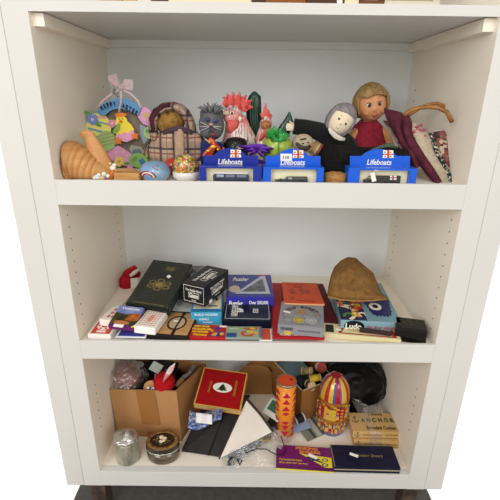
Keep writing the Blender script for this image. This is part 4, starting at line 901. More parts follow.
def loop_(c, pts, w_=.006): g.tube([W(*p, Yw-.02) for p in pts], [.001, w_, w_*1.1, w_, .001][:len(pts)], 10, flat=.35, up=(0, 1, 0))
loop_(0, [(121, 87), (116, 83), (111, 79), (114, 76), (119, 84)], .009); loop_(0, [(121, 87), (126, 83), (131, 83), (131, 87), (122, 88)], .009); loop_(0, [(120, 87), (113, 82), (110, 77), (114, 77)], .006)
g.ell(W(121, 87, Yw-.02), (.006, .006, .006))
t.part('ribbon_bow', g, pk)
g = MB()
for pts in ([(120, 89), (110, 95), (102, 101), (98, 108)], [(122, 89), (131, 94), (138, 101), (141, 108)], [(121, 90), (121, 100), (119, 112)]): g.tube([W(*p, Yw-.017) for p in pts], .0026, 8, flat=.3, up=(0, 1, 0))
t.part('ribbon_tail', g, pk)
t.part('wire_hook', MB().tube([W(*p, Yw-.018) for p in ((113, 94), (114.5, 89), (116, 92), (113.5, 93), (117, 96), (119, 97))], .001, 6), mat('#6b4a34', .4, .6))
# ---- blue globe & glitter globe, red ball
t = Thing('blue_globe', 'blue painted globe with a rainbow, between wooden block and glitter globe', 'globe', (W(155, 180, .05).x, .05, Z3))
c = Vector((W(155.5, 180, .05).x, .052, Z3+.017)); rg = S(175, .05)*15.2
t.part('ball', MB().ell(c, (rg, rg, .0225), nu=36, nv=24), mat('#6f95bb', .25, coat=.7, var=(45, '#8ba9c5')))
def onball(c, r, pts, th=.0008):      # pts in units of radius, front-facing, on an ellipsoid
    o = []
    for x, z in pts: y = -math.sqrt(max(0, 1-x*x-z*z)); o.append(c+Vector((x*r[0], y*r[1], z*r[2])))
    return o
def arcstrip(c, r, cx, cz, r0, r1, a0, a1, n=16):
    g = MB(); 
    for q in range(n):
        A0, A1 = [math.radians(a0+(a1-a0)*(q+j)/n) for j in (0, 1)]
        g._add(onball(c, [x*1.012 for x in r], [(cx+r0*math.cos(A0), cz+r0*math.sin(A0)), (cx+r1*math.cos(A0), cz+r1*math.sin(A0)), (cx+r1*math.cos(A1), cz+r1*math.sin(A1)), (cx+r0*math.cos(A1), cz+r0*math.sin(A1))]), [(0, 1, 2, 3)])
    return g
R3 = (rg, rg, .0225)
for (r0, r1, cc) in ((.28, .34, '#7a2f2c'), (.22, .28, '#d9d3c6'), (.16, .22, '#a33a34')): t.part('painted_rainbow', arcstrip(c, R3, -.30, -.30, r0*1.7, r1*1.7, 0, 180), mat(cc, .3, coat=.5))
t.part('painted_rock', MB()._add(onball(c, [x*1.012 for x in R3], [(.02, .6), (.2, .78), (.38, .7), (.3, .5), (.42, .35), (.3, .3), (.16, .45)]), [tuple(range(7))]), mat('#9a5f3c', .4))
t.part('painted_moss', MB()._add(onball(c, [x*1.012 for x in R3], [(.5, .5), (.7, .45), (.78, .2), (.6, .3)]), [tuple(range(4))]), mat('#8a8458', .4))
t = Thing('glitter_globe', 'clear domed globe full of green, gold and orange glitter pieces on a white base', 'globe', (W(186, 180, .05).x, .05, Z3))
c = Vector((W(186.5, 180, .05).x, .055, Z3+.027)); rg = S(170, .05)*14
t.part('base', MB().lathe([(rg*.7, 0), (rg*.98, .008), (rg*1.0, .017), (rg*.9, .019)], 36, (c.x, c.y, Z3)), mat('#dcdad6', .35, coat=.4))
t.part('glitter_fill', MB().ell(c, (rg*.93, rg*.93, .0265), nu=40, nv=26), mat('#8a9a3a', .3, coat=.6, vor=(150, ['#6d7a2c', '#c99a2e', '#3f6a3a', '#d8742c', '#a8b440', '#d9cfa0', '#4b5f8a', '#7a5a3a', '#b8452f'])))
t.part('dome', MB().ell(c, (rg, rg, .0285), nu=40, nv=26), film_mat(.10, rough=.03))
g = MB(); rr = random.Random(5)
for q in range(60):
    x, z = rr.uniform(-.75, .75), rr.uniform(-.5, .8)
    if x*x+z*z < .8: g.ell(onball(c, [rg*.95, rg*.95, .027], [(x, z)])[0], (.0022, .001, .0016), nu=6, nv=4)
t.part('gold_flecks', g, mat('#d9c24a', .2, .7)).__setitem__('kind', 'stuff')
solo('red_ball', 'shiny red ball between the blue globe and the glitter globe, under the plaid bear', 'ball', MB().ell(W(172.5, 166.5, .105), (S(166, .1)*8.5,)*3, nu=28, nv=18), mat('#b93a28', .2, coat=.8), W(172.5, 172, .105))
# ---- plaid bear
Yb = .15
t = Thing('teddy_bear', 'golden brown teddy bear wearing a plaid hood and a plaid shirt', 'teddy bear', (W(178, 165, Yb).x, Yb, Z3))
def PL(nm):
    return stripes_mat('#b39a82', [(0, .030, .003, .40, '#8f7a6a', .5), (2, .034, .006, .36, '#8a7064', .5), (0, .030, .0, .16, '#2f2530', .85), (2, .034, .012, .15, '#2f2530', .85), (2, .034, .022, .10, '#7c3a40', .8), (0, .030, .014, .07, '#6a4a4a', .7)], .9, .004, (120, .5, .003))
plaid = PL('a')
fur = mat('#a07d42', .98, var=(70, '#866330'), bump=(140, 1, .008))
cb = W(168, 120, Yb)
def pxs(a): return a*S(120, Yb)
g = MB().ell(W(170, 121, Yb), (pxs(15), .03, pxs(15))).ell(W(178, 148, Yb+.005), (pxs(22), .03, pxs(20)))
t.part('fur_body', g, fur, remesh=.003)
# muzzle & face hidden in fur; nose on the left of the face
t.part('nose', MB().ell(W(167, 112, Yb-.03), (.004, .003, .003)), mat('#3a2a1c', .5))
def band(outer, inner, Yf, puff, seg=10):
    n = len(outer)
    def fn(u, v):
        q = u*(n-1); i = min(int(q), n-2); f_ = q-i
        o = [outer[i][j]*(1-f_)+outer[i+1][j]*f_ for j in (0, 1)]; m_ = [inner[i][j]*(1-f_)+inner[i+1][j]*f_ for j in (0, 1)]
        x = o[0]*(1-v)+m_[0]*v; y = o[1]*(1-v)+m_[1]*v
        return W(x, y, Yf-puff*math.sin(PI*min(1, v*.75+.12)))
    return fn
out = [(152, 141), (149.5, 130), (149.5, 118), (154, 109), (163, 103.5), (173, 102.5), (182, 105), (188, 110), (192, 117), (195, 125), (196, 133)]
inn = [(158, 138), (157, 130), (158, 122), (160.5, 116), (166, 112.5), (172, 111), (178, 113), (183, 118), (186, 124), (187, 129), (186, 133)]
o_ = t.part('hood', MB().grid(band(out, inn, Yb+.012, .045), 44, 12), plaid, solid=.004)
out2 = [(150, 133), (149.8, 118), (154, 109.5), (162, 104.5), (170, 103)]; inn2 = [(156.5, 131), (156, 121), (159, 114), (165, 109.5), (171, 108.5)]
t.part('hood_lining', MB().grid(band(out2, inn2, Yb+.006, .042), 20, 8), mat('#4a2530', .9, var=(40, '#3a1c28')), solid=.003)
SL = [(163, 131), (154, 138), (147, 149), (148, 157), (157, 163)]; SR = [(193, 130), (201, 136), (209, 146), (206, 155), (201, 160)]
def shirt(u, v):
    q = v*4; i = min(int(q), 3); f_ = q-i
    l = [SL[i][j]*(1-f_)+SL[i+1][j]*f_ for j in (0, 1)]; r = [SR[i][j]*(1-f_)+SR[i+1][j]*f_ for j in (0, 1)]
    x = l[0]*(1-u)+r[0]*u; y = l[1]*(1-u)+r[1]*u-2*math.sin(PI*u)*(1-v)+3*math.sin(PI*u)*v
    z = .034*math.sqrt(max(0, 4*u*(1-u)))+.004*math.sin(u*20+v*3)*v
    return W(x, y, Yb-.008-z)
t.part('shirt', MB().grid(shirt, 36, 24), plaid, solid=.004)
t.part('placket', MB().grid(lambda u, v: W(174.5+9*u+1*v, 129+32*v, Yb-.046-.003*math.sin(PI*u)-.004*(v)+.002), 6, 14), mat('#b09880', .9, var=(80, '#a08870')), solid=.004)
t.part('collar', MB().grid(lambda u, v: W(164+28*u, 130-4*math.sin(PI*u)+5*v, Yb-.035-.012*math.sin(PI*u)), 14, 4), mat('#4a3a40', .9), solid=.004)
# ---- grey plush cat
Yc = .135; sc_ = S(125, Yc)
t = Thing('plush_cat', 'grey plush cat head with tufted hair, dark blue eyes and white whiskers', 'plush toy', W(211, 140, Yc))
c = W(211.5, 125, Yc)
hm_ = mat('#67676b', .95, var=(50, '#55555a'), bump=(260, .8, .003))
g = MB().ell(c, (sc_*13, .026, sc_*15)); g.ell(W(207, 133, Yc-.012), (sc_*7, .014, sc_*5)).ell(W(215, 133.5, Yc-.012), (sc_*7, .014, sc_*5))
for ex in (201.5, 222): g.tube(wv([(ex+(3 if ex < 210 else -3), 116, Yc), (ex, 109.5, Yc)]), [sc_*5, sc_*2], 10, flat=.5, up=(0, 1, 0))
t.part('head', g, hm_, remesh=.0022)
g = MB(); rr = random.Random(6)
for q in range(34):
    a = rr.uniform(-1.1, 1.1); b0 = W(212+a*5, 113, Yc-rr.uniform(0, .018)); L_ = rr.uniform(5, 10.5)*sc_
    g.tube([b0, b0+Vector((math.sin(a)*L_*.55, -.004, math.cos(a*.7)*L_*.6)), b0+Vector((math.sin(a)*L_*1.1, -.004, math.cos(a)*L_))], [.0018, .0022, .0006], 6)
t.part('hair_tuft', g, mat('#6e6e72', .9)).__setitem__('kind', 'stuff')
for ex, ey in ((207.5, 119.5), (215.5, 121)): e_ = t.part('eye', MB().ell(W(ex, ey, Yc-.0265), (sc_*2.1, .002, sc_*1.9), nu=12, nv=8), mat('#232a6a', .3, coat=.6))
t.part('nose', MB().ell(W(211, 124.5, Yc-.0295), (sc_*2.2, .003, sc_*1.4), nu=12, nv=8), mat('#b98f86', .7))
g = MB()
for (x0, y0, x1, y1) in ((209, 126, 200, 122), (209, 126.5, 199, 126.5), (209, 127, 200, 131), (213, 126.5, 221, 130), (213, 126, 222, 127)): g.tube(wv([(x0, y0, Yc-.030), ((x0+x1)/2, (y0+y1)/2, Yc-.030), (x1, y1, Yc-.026)]), .0006, 5)
t.part('whisker', g, mat('#c9c6c0', .6)).__setitem__('kind', 'stuff')
t.part('mouth', MB().tube(wv([(211, 127, Yc-.0315), (211, 131, Yc-.031), (208, 133, Yc-.030)]), .0007, 5).tube(wv([(211, 131, Yc-.031), (214, 132.5, Yc-.030)]), .0007, 5), mat('#1c1c1f', .6))
t.part('tongue', MB().ell(W(213.5, 134.5, Yc-.0285), (sc_*1.6, .002, sc_*1.5), nu=10, nv=8), mat('#b3243f', .6))
Yk = .085
b = Thing('gift_box', 'small dark blue box under the grey plush cat', 'box', (W(211, 155, Yk).x, Yk, Z3))
a0, a1 = W(200.5, 150, Yk).x, W(224, 150, Yk).x; zt_ = W(210, 143, Yk).z; zb_ = W(210, 151, Yk).z
b.part('box_body', MB().box(a0, a1, Yk, Yk+.03, Z3, zt_), mat('#1e2460', .4), bevel=.001)
t = Thing('dragon_ornament', 'small red and gold figure in front of the dark blue box below the plush cat', 'ornament', (W(211, 155, .07).x, .07, Z3))
g = MB().tube(wv([(210, 182, .07), (209, 160, .07), (211, 150, .068), (215, 146, .066), (212, 141, .066), (209, 138, .066)]), [.006, .007, .008, .0075, .006, .003], 12); g.tube(wv([(211, 149, .066), (206, 153, .064), (203, 156, .064)]), [.006, .0045, .003], 10).tube(wv([(214, 145, .066), (219, 148, .064), (221, 151, .064)]), [.005, .004, .002], 10)
t.part('body', g, mat('#b3261f', .35, coat=.6, var=(60, '#c9542a')), remesh=.0015)
t.part('gold_trim', MB().ell(W(213, 147, .058), (.006, .002, .004)).ell(W(208, 151, .056), (.004, .002, .003)).ell(W(218, 149.5, .059), (.003, .002, .003)).ell(W(209.5, 142, .059), (.003, .002, .003)), mat('#d0a63f', .3, .5))
solo('paint_pot', 'tiny gold capped stick standing right of the red and gold figure', 'ornament', MB().lathe([(.003, 0), (.003, .048), (.0045, .05), (.0035, .06), (.001, .066)], 12, (W(223.5, 150, .07).x, .07, Z3)), mat('#b5913c', .35, .5), (W(223.5, 150, .07).x, .07, Z3))
# ---- black mug
cmg = Vector((W(236, 150, .105).x, .105, Z3)); zt_ = W(236, 138, .105).z-Z3; rgm = S(145, .1)*12
t = Thing('bowler_hat', 'small black domed hat with tiny white lettering in front of the rooster', 'hat', cmg)
t.part('dome', MB().lathe([(rgm, 0), (rgm, zt_*.75), (rgm*.93, zt_*.9), (rgm*.75, zt_*.985), (rgm*.3, zt_*1.02), (.001, zt_*1.03)], 36, cmg), mat('#141416', .45, coat=.2))
g = MB(); q = W(243, 146.5, .105); add_text(g, 'Coffee', Matrix(((1, 0, 0, q.x-.006), (0, 0, -1, cmg.y-rgm*.97), (0, 1, 0, q.z), (0, 0, 0, 1))), .014, .005, .02); t.part('lettering', g, WHT, solid=.0003)
# ---- rooster heads
def rooster(lb, cx, cy, Y, s_, big):
    t = Thing('rooster_figurine', lb, 'figurine', (W(cx, cy, Y).x, Y, Z3)); P = lambda x, y, dy=0: W(cx+x*s_, cy+y*s_, Y+dy); m_ = S(cy, Y)*s_
    return t, P, m_
t, P, m_ = rooster('large ceramic rooster with a red comb, pink face and white striped neck feathers', 237, 118, .165, 1, 1)
g = MB().ell(P(-4, -3), (m_*9.5, .020, m_*10.5)).tube([P(-3, 0), P(0, 10), P(2, 20), P(3, 36), P(3, 50)], [m_*9, m_*13, m_*17, m_*19, m_*18], 24, flat=.75, up=(0, 1, 0))
def ftr():
    m = bpy.data.materials.new('painted_feathers'); m.use_nodes = True; n, l = m.node_tree.nodes, m.node_tree.links; b = n['Principled BSDF']; b.inputs['Roughness'].default_value = .35; b.inputs['Coat Weight'].default_value = .5
    tc = n.new('ShaderNodeTexCoord'); mp = n.new('ShaderNodeMapping'); mp.inputs['Scale'].default_value = (260, 120, 35); l.new(tc.outputs['Object'], mp.inputs[0])
    t = n.new('ShaderNodeTexNoise'); t.inputs['Scale'].default_value = 1; l.new(mp.outputs[0], t.inputs['Vector'])
    r = n.new('ShaderNodeValToRGB'); e = r.color_ramp.elements; e[0].position = .40; e[0].color = lin('#4a4244'); e[1].position = .5; e[1].color = lin('#d9cfc9'); l.new(t.outputs[0], r.inputs[0])
    n2 = n.new('ShaderNodeTexNoise'); n2.inputs['Scale'].default_value = 22; l.new(tc.outputs['Object'], n2.inputs['Vector']); r2 = n.new('ShaderNodeValToRGB'); r2.color_ramp.elements[0].position = .45; r2.color_ramp.elements[1].position = .62; l.new(n2.outputs[0], r2.inputs[0])
    mx = n.new('ShaderNodeMix'); mx.data_type = 'RGBA'; l.new(r2.outputs[0], mx.inputs[0]); l.new(r.outputs[0], mx.inputs[6]); mx.inputs[7].default_value = lin('#d89892'); l.new(mx.outputs[2], b.inputs['Base Color']); return m
FE = ftr(); RD = mat('#c4403c', .4, coat=.3, var=(60, '#d8655c'))
g.v = [Vector((v.x, v.y, max(v.z, Z3))) for v in g.v]
t.part('feathered_neck', g, FE, remesh=.003)
t.part('face', MB().ell(P(-5, -1, -.011), (m_*9, .015, m_*7.5)).tube([P(3, 0, -.008), P(8, 8, -.005), P(12, 16, 0)], [m_*6, m_*5, m_*2], 12, flat=.7, up=(0, 1, 0)), mat('#d2706c', .35, coat=.5, var=(60, '#e0a09a')), remesh=.002)
cb_ = [(-15, -15), (-13, -19), (-15.5, -22), (-11, -21), (-10, -26), (-7, -22), (-4, -27), (-1.5, -22), (3, -27.5), (4, -21.5), (10, -24), (9, -18.5), (16, -19), (13, -14), (17, -11), (12, -9), (9, -6), (2, -8), (-6, -10), (-12, -11)]
t.part('comb', MB().loop([P(x*1.0, y+.5, -.006) for x, y in cb_], (0, .014, 0)), RD, bevel=.003, seg=3)
t.part('comb_ridges', MB().tube([P(-10, -11, -.008), P(-10, -21, -.007)], [.003, .001], 8).tube([P(-4, -10, -.009), P(-4, -22, -.007)], [.0035, .001], 8).tube([P(3, -9, -.009), P(3, -22, -.007)], [.0035, .001], 8).tube([P(9, -10, -.008), P(12, -17, -.007)], [.003, .001], 8), RD)
t.part('wattle', MB().ell(P(-6.5, 8, -.022), (m_*4, .006, m_*7)).ell(P(-2.5, 6, -.019), (m_*4.5, .006, m_*6.5)), RD, remesh=.002)
t.part('beak', MB().tube([P(-8, -5, -.022), P(-14, -5, -.024), P(-17, -3, -.024)], [m_*2.6, m_*2, m_*.4], 12), mat('#d6c3a5', .4, coat=.4))
e_ = t.part('eye', MB().ell(P(-5, -5, -.026), (m_*2.2, .002, m_*1.6), nu=14, nv=8), mat('#e8e2d6', .3)); t.part('pupil', MB().ell(P(-5, -5, -.028), (m_*1.1, .0012, m_*1.1), nu=10, nv=8), BLK, parent=e_)
t.part('ear_lobe', MB().ell(P(3, 1, -.022), (m_*1.6, .003, m_*2.6)), mat('#e6ddd2', .4, coat=.4))
TL = mat('#2a2c2c', .35, coat=.5, var=(70, '#1d1f20', (4, 1, 1)))
def tail(lb_, pts, rad_, Y):
    pass
def leaf_tail(T, pts, rads, ma, mb_):
    T.part('tail_feathers', MB().tube(wv(pts), rads, 20, flat=.45, up=(0, 1, 0)), ma)
    g = MB()
    for q in (-.55, -.2, .2, .55): g.tube([W(x+q*r_/S(110, .2)*.8, y, Y_-r_*.42*math.sqrt(1-q*q)-.0006) for (x, y, Y_), r_ in zip(pts, rads)], [max(.0006, r_*.09) for r_ in rads], 6)
    T.part('green_streaks', g, mb_)
t2, P, m2 = rooster('smaller ceramic hen with red comb, right of the large rooster', 267, 131, .17, 1.15, 0)
g = MB().ell(P(-1, -5), (m2*5.5, .015, m2*8)).tube([P(-1, -2), P(-1, 8), P(-2, 18), P(-3, 36)], [m2*6.5, m2*9.5, m2*12, m2*13], 22, flat=.8, up=(0, 1, 0)); g.v = [Vector((v.x, v.y, max(v.z, Z3))) for v in g.v]
t2.part('feathered_body', g, FE, remesh=.0028)
t2.part('comb', MB().loop([P(x, y, -.004) for x, y in ((-5, -11), (-6, -16), (-3.5, -15), (-3, -20), (-1, -25), (0, -20), (2, -18), (2.5, -15), (5, -14), (3, -9), (-1, -8))], (0, .009, 0)), RD, bevel=.002)
t2.part('face', MB().ell(P(-1, -5, -.009), (m2*4.6, .011, m2*4.5)), mat('#c96a52', .4, coat=.5, var=(70, '#8a6a3a')))
t2.part('beak', MB().tube([P(-1, -4, -.019), P(-2, -3, -.028)], [m2*1.8, m2*.3], 10), mat('#a9904a', .4))
t2.part('wattle', MB().tube([P(0, 0, -.018), P(-4, 5, -.018), P(-7, 9, -.017)], [m2*2.6, m2*2.2, m2*.8], 12, flat=.6, up=(0, 1, 0)).tube([P(0, 0, -.018), P(3, 5, -.018), P(6, 8, -.016)], [m2*2.6, m2*2.2, m2*.8], 12, flat=.6, up=(0, 1, 0)).ell(P(0, 0, -.018), (m2*3, .005, m2*3)), RD, remesh=.0016)
leaf_tail(t, [(258, 150, .2), (256, 135, .2), (254, 118, .2), (253.5, 104, .2), (255, 96, .2), (254, 91.5, .2)], [m_*3, m_*6, m_*8, m_*8, m_*6, m_*1.5], TL, mat('#2f6a58', .4, coat=.5))
leaf_tail(t2, [(273, 150, .19), (279, 140, .19), (285, 129, .19), (289, 120, .19), (289.5, 112, .19)], [m_*3, m_*7, m_*6.5, m_*4.5, m_*.8], TL, mat('#3c7264', .4, coat=.5))
# ---- purple bow gift and green foil parcel
t = Thing('purple_bow', 'crumpled purple ribbon bow behind the first lifeboats box', 'bow', (W(257, 160, .075).x, .075, Z3))
g = MB(); rr = random.Random(9)
for q in range(8):
    a = q*2*PI/8+.3; c_ = W(257, 150, .075); L_ = rr.uniform(.7, 1.1)
    g.tube([c_, c_+Vector((.016*math.cos(a)*L_, -.006*math.sin(a)-.004, .009*math.sin(a)*L_+.004)), c_+Vector((.030*math.cos(a)*L_, -.010*math.sin(a), .012*math.sin(a)*L_)), c_+Vector((.014*math.cos(a+.4)*L_, .004, .004*math.sin(a)))], [.003, .009, .010, .006], 10, flat=.35, up=(0, 0, 1))
t.part('ribbon_loops', g, mat('#6a34ae', .35, coat=.3))
cc_ = W(257, 165, .08); t.part('wrapped_body', MB().ell((cc_.x, .083, Z3+.02), (.028, .02, .020), fn=lambda d: 1+.08*noise.noise(d*4)), mat('#4a2585', .35, coat=.4))
c = W(276.5, 152, .105); sg = S(150, .105)
t = Thing('easter_egg', 'lime green foil wrapped egg tied with a shiny green ribbon', 'wrapped egg', (c.x, c.y, Z3))
ec = W(277, 147.5, .105); rz_ = sg*14
t.part('foil_egg', MB().ell(ec, (sg*15.5, .030, rz_), nu=40, nv=26, fn=lambda d: 1+.02*noise.noise(d*7)).lathe([(sg*9, Z3-ec.z), (sg*12, Z3-ec.z+.02)], 30, ec), mat('#8fa63a', .3, coat=.5, var=(120, '#a8b94c'), bump=(90, .7, .003)))
gr = mat('#2f9e48', .25, coat=.5, alpha=.6); g = MB()
g.tube([Vector((c.x+.002+.030*0, c.y+.0305*math.cos(a)*-1, ec.z+rz_*1.01*math.sin(a))) for a in [(-.6+q*.2) for q in range(13)]], .005, 8, flat=.3, up=(1, 0, 0))
t.part('ribbon', g, gr); g = MB()
for q in range(8):
    a = q*2*PI/8+.2; L_ = rr.uniform(.6, 1.0); c_ = W(276.5, 136, .085)
    g.tube([c_, c_+Vector((.010*math.cos(a)*L_, -.008*rr.random(), .006*math.sin(a)*L_)), c_+Vector((.024*math.cos(a)*L_, -.004, .010*math.sin(a)*L_+.003)), c_+Vector((.020*math.cos(a+.5)*L_, .006, .010*math.sin(a+.5)*L_)), c_], [.002, .009, .010, .009, .002], 10, flat=.3, up=(0, 1, 0))
t.part('ribbon_bow', g, gr)
# ---- lifeboats boxes
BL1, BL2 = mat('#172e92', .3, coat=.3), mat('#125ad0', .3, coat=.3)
def lifeboat(lb, x0, x1, hx0, hx1, ax0, ax1, yb, yh, ya, m, wx0, wx1, truck, full):
    Yf = .0105; a, b_ = W(x0, 178, Yf).x, W(x1, 178, Yf).x; zt = W(x0, yb, Yf).z
    t = Thing('toy_truck_box', lb, 'toy box', ((a+b_)/2, .03, Z3), group='lifeboats toy boxes')
    wa, wb, wt = W(wx0, 175, Yf).x, W(wx1, 175, Yf).x, zt-.004
    g = MB().box(a, wa, Yf, Yf+.034, Z3, zt).box(wb, b_, Yf, Yf+.034, Z3, zt).box(wa, wb, Yf, Yf+.034, wt, zt).box(wa, wb, Yf, Yf+.034, Z3, Z3+.001)
    t.part('box_body', g, m, bevel=.0006)
    t.part('inner_card', MB().box(wa, wb, Yf+.0135, Yf+.033, Z3+.001, wt), mat('#f4edc6', .6))
    t.part('window', MB().box(wa, wb, Yf+.0006, Yf+.001, Z3+.001, wt), film_mat(.04))
    # header card
    pts = [(hx0, yb), (hx0, yh)]
    n = 14
    for q in range(n+1):
        u = q/n; pts.append((ax0+(ax1-ax0)*u, yh+(ya-yh)*(math.sin(PI*u)**.75)))
    pts += [(hx1, yh), (hx1, yb)]
    hd = t.part('header_card', MB().plate(pts, Yf+.030, .0016), m)
    Yt = Yf+.0296
    def tx(s_, px, py, w_, h_, mt, nm='lettering', **k):
        q = W(px, py, Yt); g = add_text(MB(), s_, Matrix(((1, 0, 0, q.x), (0, 0, -1, Yt), (0, 1, 0, q.z), (0, 0, 0, 1))), w_*S(py, Yt), h_*S(py, Yt)*1.02, **k)
        return t.part(nm, g, mt, parent=hd, solid=.0003)
    cx = (ax0+ax1)/2
    tx('Lifeboats', cx, yh+6.2, 24.5, 5.4, WHT, shear=.15, bold=.02)
    ex = cx+(8.5 if full == 3 else 5); g = MB(); g2 = MB(); g3 = MB()
    yy = yh-1.5
    for dx in (-4.6, 1): g.plate([(ex+dx, yy-4.5), (ex+dx+4.6, yy-4), (ex+dx+4.6, yy-.8), (ex+dx, yy-.6)], Yt, .0003)
    for dx in (-4.6, 1): g.plate([(ex+dx, yy+.2), (ex+dx+4.6, yy+.2), (ex+dx+5, yy+3.4), (ex+dx-.6, yy+3.4)], Yt, .0003)
    g2.plate([(ex-.6, yy-4.6), (ex+1.6, yy-4.6), (ex+1.6, yy+3.4), (ex-.6, yy+3.4)], Yt-.0004, .0003); g2.plate([(ex-4.6, yy-.8), (ex+5.6, yy-.8), (ex+5.6, yy+.4), (ex-4.6, yy+.4)], Yt-.0004, .0003)
    for dx, dy in ((-3.6, -2.8), (2.2, -2.8), (-3.4, 1.6), (2.2, 1.6)): g3.plate([(ex+dx, yy+dy), (ex+dx+1.5, yy+dy), (ex+dx+1.5, yy+dy+1), (ex+dx, yy+dy+1)], Yt-.0006, .0003)
    if full != 1:
        t.part('flag_emblem', g, WHT, parent=hd); t.part('flag_cross', g2, mat('#c4502e', .5), parent=hd); t.part('flag_cross', g3, mat('#a52a3a', .5), parent=hd)
    # truck
    T_ = Thing('toy_truck', truck[0], 'toy truck', (W((truck[1]+truck[2])/2, 178, Yf+.012).x, Yf+.012, Z3+.002))
    u0, u1, top = truck[1], truck[2], truck[3]; Yq = Yf+.006; z0_ = Z3+.006
    X = lambda f_: W(u0+(u1-u0)*f_, 178, Yq).x
    ztt = W(250, top, Yq).z; zh = z0_+(ztt-z0_)*.55
    prof_ = truck[4]
    nav = mat(truck[5], .25, coat=.8)
    Yq = Yf+.004
    T_.part('truck_body', MB().loop([Vector((X(f_), Yq, z0_+(ztt-z0_)*h_)) for f_, h_ in prof_], (0, .009, 0)), nav, bevel=.0012)
    if truck[6]: T_.part('roof', MB().box(X(truck[6][0]), X(truck[6][1]), Yq-.0005, Yq+.0093, ztt-.0005, ztt+.002), WHT, bevel=.0008)
    for wf in truck[7]:
        T_.part('cab_window', MB().box(X(wf[0]), X(wf[1]), Yq-.0006, Yq-.0001, z0_+(ztt-z0_)*.55, z0_+(ztt-z0_)*.86), mat(wf[2], .15, coat=.8))
    for wf in (.18, .8):
        RR = Matrix.Rotation(PI/2, 3, 'X'); T_.part('wheel', MB().lathe([(.0048, -.005), (.0052, -.004), (.0052, .004), (.0048, .005)], 20, (X(wf), Yq+.0045, Z3+.0064), M=RR, sm=False), mat('#17171a', .5))
    return t, T_
box1 = [(0, 0), (0, .75), (.05, 1), (.95, 1), (1, .7), (1, 0)]
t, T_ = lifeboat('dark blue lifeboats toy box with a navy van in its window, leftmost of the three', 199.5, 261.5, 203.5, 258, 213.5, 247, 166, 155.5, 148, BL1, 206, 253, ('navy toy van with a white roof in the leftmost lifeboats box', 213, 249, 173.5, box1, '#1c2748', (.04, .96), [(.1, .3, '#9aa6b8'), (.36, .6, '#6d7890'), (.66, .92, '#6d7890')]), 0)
pick = [(0, 0), (0, .38), (.12, .48), (.28, .5), (.36, .95), (.42, 1), (.98, 1), (1, .5), (1, 0)]
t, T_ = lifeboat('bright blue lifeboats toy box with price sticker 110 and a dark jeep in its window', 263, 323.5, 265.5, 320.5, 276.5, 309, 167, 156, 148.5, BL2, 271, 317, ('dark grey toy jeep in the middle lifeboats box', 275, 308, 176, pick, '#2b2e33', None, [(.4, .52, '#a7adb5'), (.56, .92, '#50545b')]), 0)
pt = W(285.5, 157.5, .0385); g = MB().plate([(280.5, 153.7), (292, 153.7), (292, 161), (280.5, 161)], .0395, .0005); o = t.part('price_sticker', g, WHT); g = add_text(MB(), '110', Matrix(((1, 0, 0, pt.x+.001), (0, 0, -1, .0391), (0, 1, 0, pt.z), (0, 0, 0, 1))), .012, .006, .02); t.part('lettering', g, BLK, solid=.0003)
t, T_ = lifeboat('bright blue lifeboats toy box with black lorry, below the red dressed doll', 348, 416.5, 350, 410, 361.5, 397, 168, 156, 149, BL2, 360, 410, ('black toy lorry with a flag on its side in the rightmost lifeboats box', 364, 401, 174, [(0, 0), (0, .45), (.1, .55), (.14, .9), (.26, .92), (.28, 1), (1, 1), (1, 0)], '#1b1a1c', None, [(.15, .25, '#b9a35a')]), 3)
g = MB(); g2 = MB(); Yq = .0141
g.plate([(390, 175.8), (396.5, 175.8), (396.5, 179.8), (390, 179.8)], Yq, .0003); g2.plate([(392.4, 175.8), (393.8, 175.8), (393.8, 179.8), (392.4, 179.8)], Yq-.0004, .0003); g2.plate([(390, 177.3), (396.5, 177.3), (396.5, 178.2), (390, 178.2)], Yq-.0004, .0003)
T_.part('flag_print', g, WHT); T_.part('flag_cross', g2, mat('#a8353a', .5))
t.part('price_tag', MB().plate([(370.5, 173), (374.5, 172.5), (376.5, 181), (372, 182)], .0095, .0006), WHT, label='white string tag'); t.part('tag_string', MB().tube(wv([(373, 173, .0095), (375, 170, .0095), (380, 171, .0095)]), .0006, 6), WHT)
# ---- wicker basket
cbk = Vector((W(335, 182, .035).x, .036, Z3)); rb = S(178, .035)*11.5
t = Thing('wicker_basket', 'small tan wicker basket between the middle and right lifeboats boxes', 'basket', cbk)
g = MB()
for j in range(5): g.lathe([(rb*(.93+.012*j), j*.0036), (rb*(1.0+.012*j), j*.0036+.0018), (rb*(.93+.012*j), j*.0036+.0036)], 36, cbk, caps=(j == 0))
wk = mat('#b58850', .7, var=(120, '#96693a', (1, 1, 3)), bump=(300, .8, .002))
t.part('woven_body', g, wk)
t.part('lid', MB().ell(cbk+Vector((0, 0, .018)), (rb*.95, rb*.95, .006), fn=lambda d: 1+.05*math.sin(math.atan2(d.y, d.x)*14)), wk)
# ---- dolls
SK = mat('#cd9064', .4, coat=.1); Yd = .20; sd = S(110, Yd)
t = Thing('vinyl_doll', 'vinyl doll with short blond hair, blue eyes and a sleeveless red dress', 'doll', (W(368, 150, Yd).x, Yd, Z3))
hc = W(370.8, 104, Yd)
Rh = Matrix.Rotation(math.radians(-9), 3, 'Y') @ Matrix.Rotation(math.radians(6), 3, 'X')
def gauss(d, c, s): c = Vector(c).normalized(); return math.exp(-((d-c).length/s)**2)
def face(d):
    q = 1.0
    q += .07*gauss(d, (-.5, -.8, -.32), .35)+.07*gauss(d, (.5, -.8, -.32), .35)      # cheeks
    q += .12*gauss(d, (0, -1, -.2), .11)                                            # nose
    q -= .045*gauss(d, (-.33, -.95, .06), .16)+.045*gauss(d, (.33, -.95, .06), .16)  # eye sockets
    q += .05*gauss(d, (0, -.9, -.48), .14)+.07*gauss(d, (0, -.75, -.8), .22)         # lips, chin
    q += .04*gauss(d, (0, -.9, .55), .5)
    return q
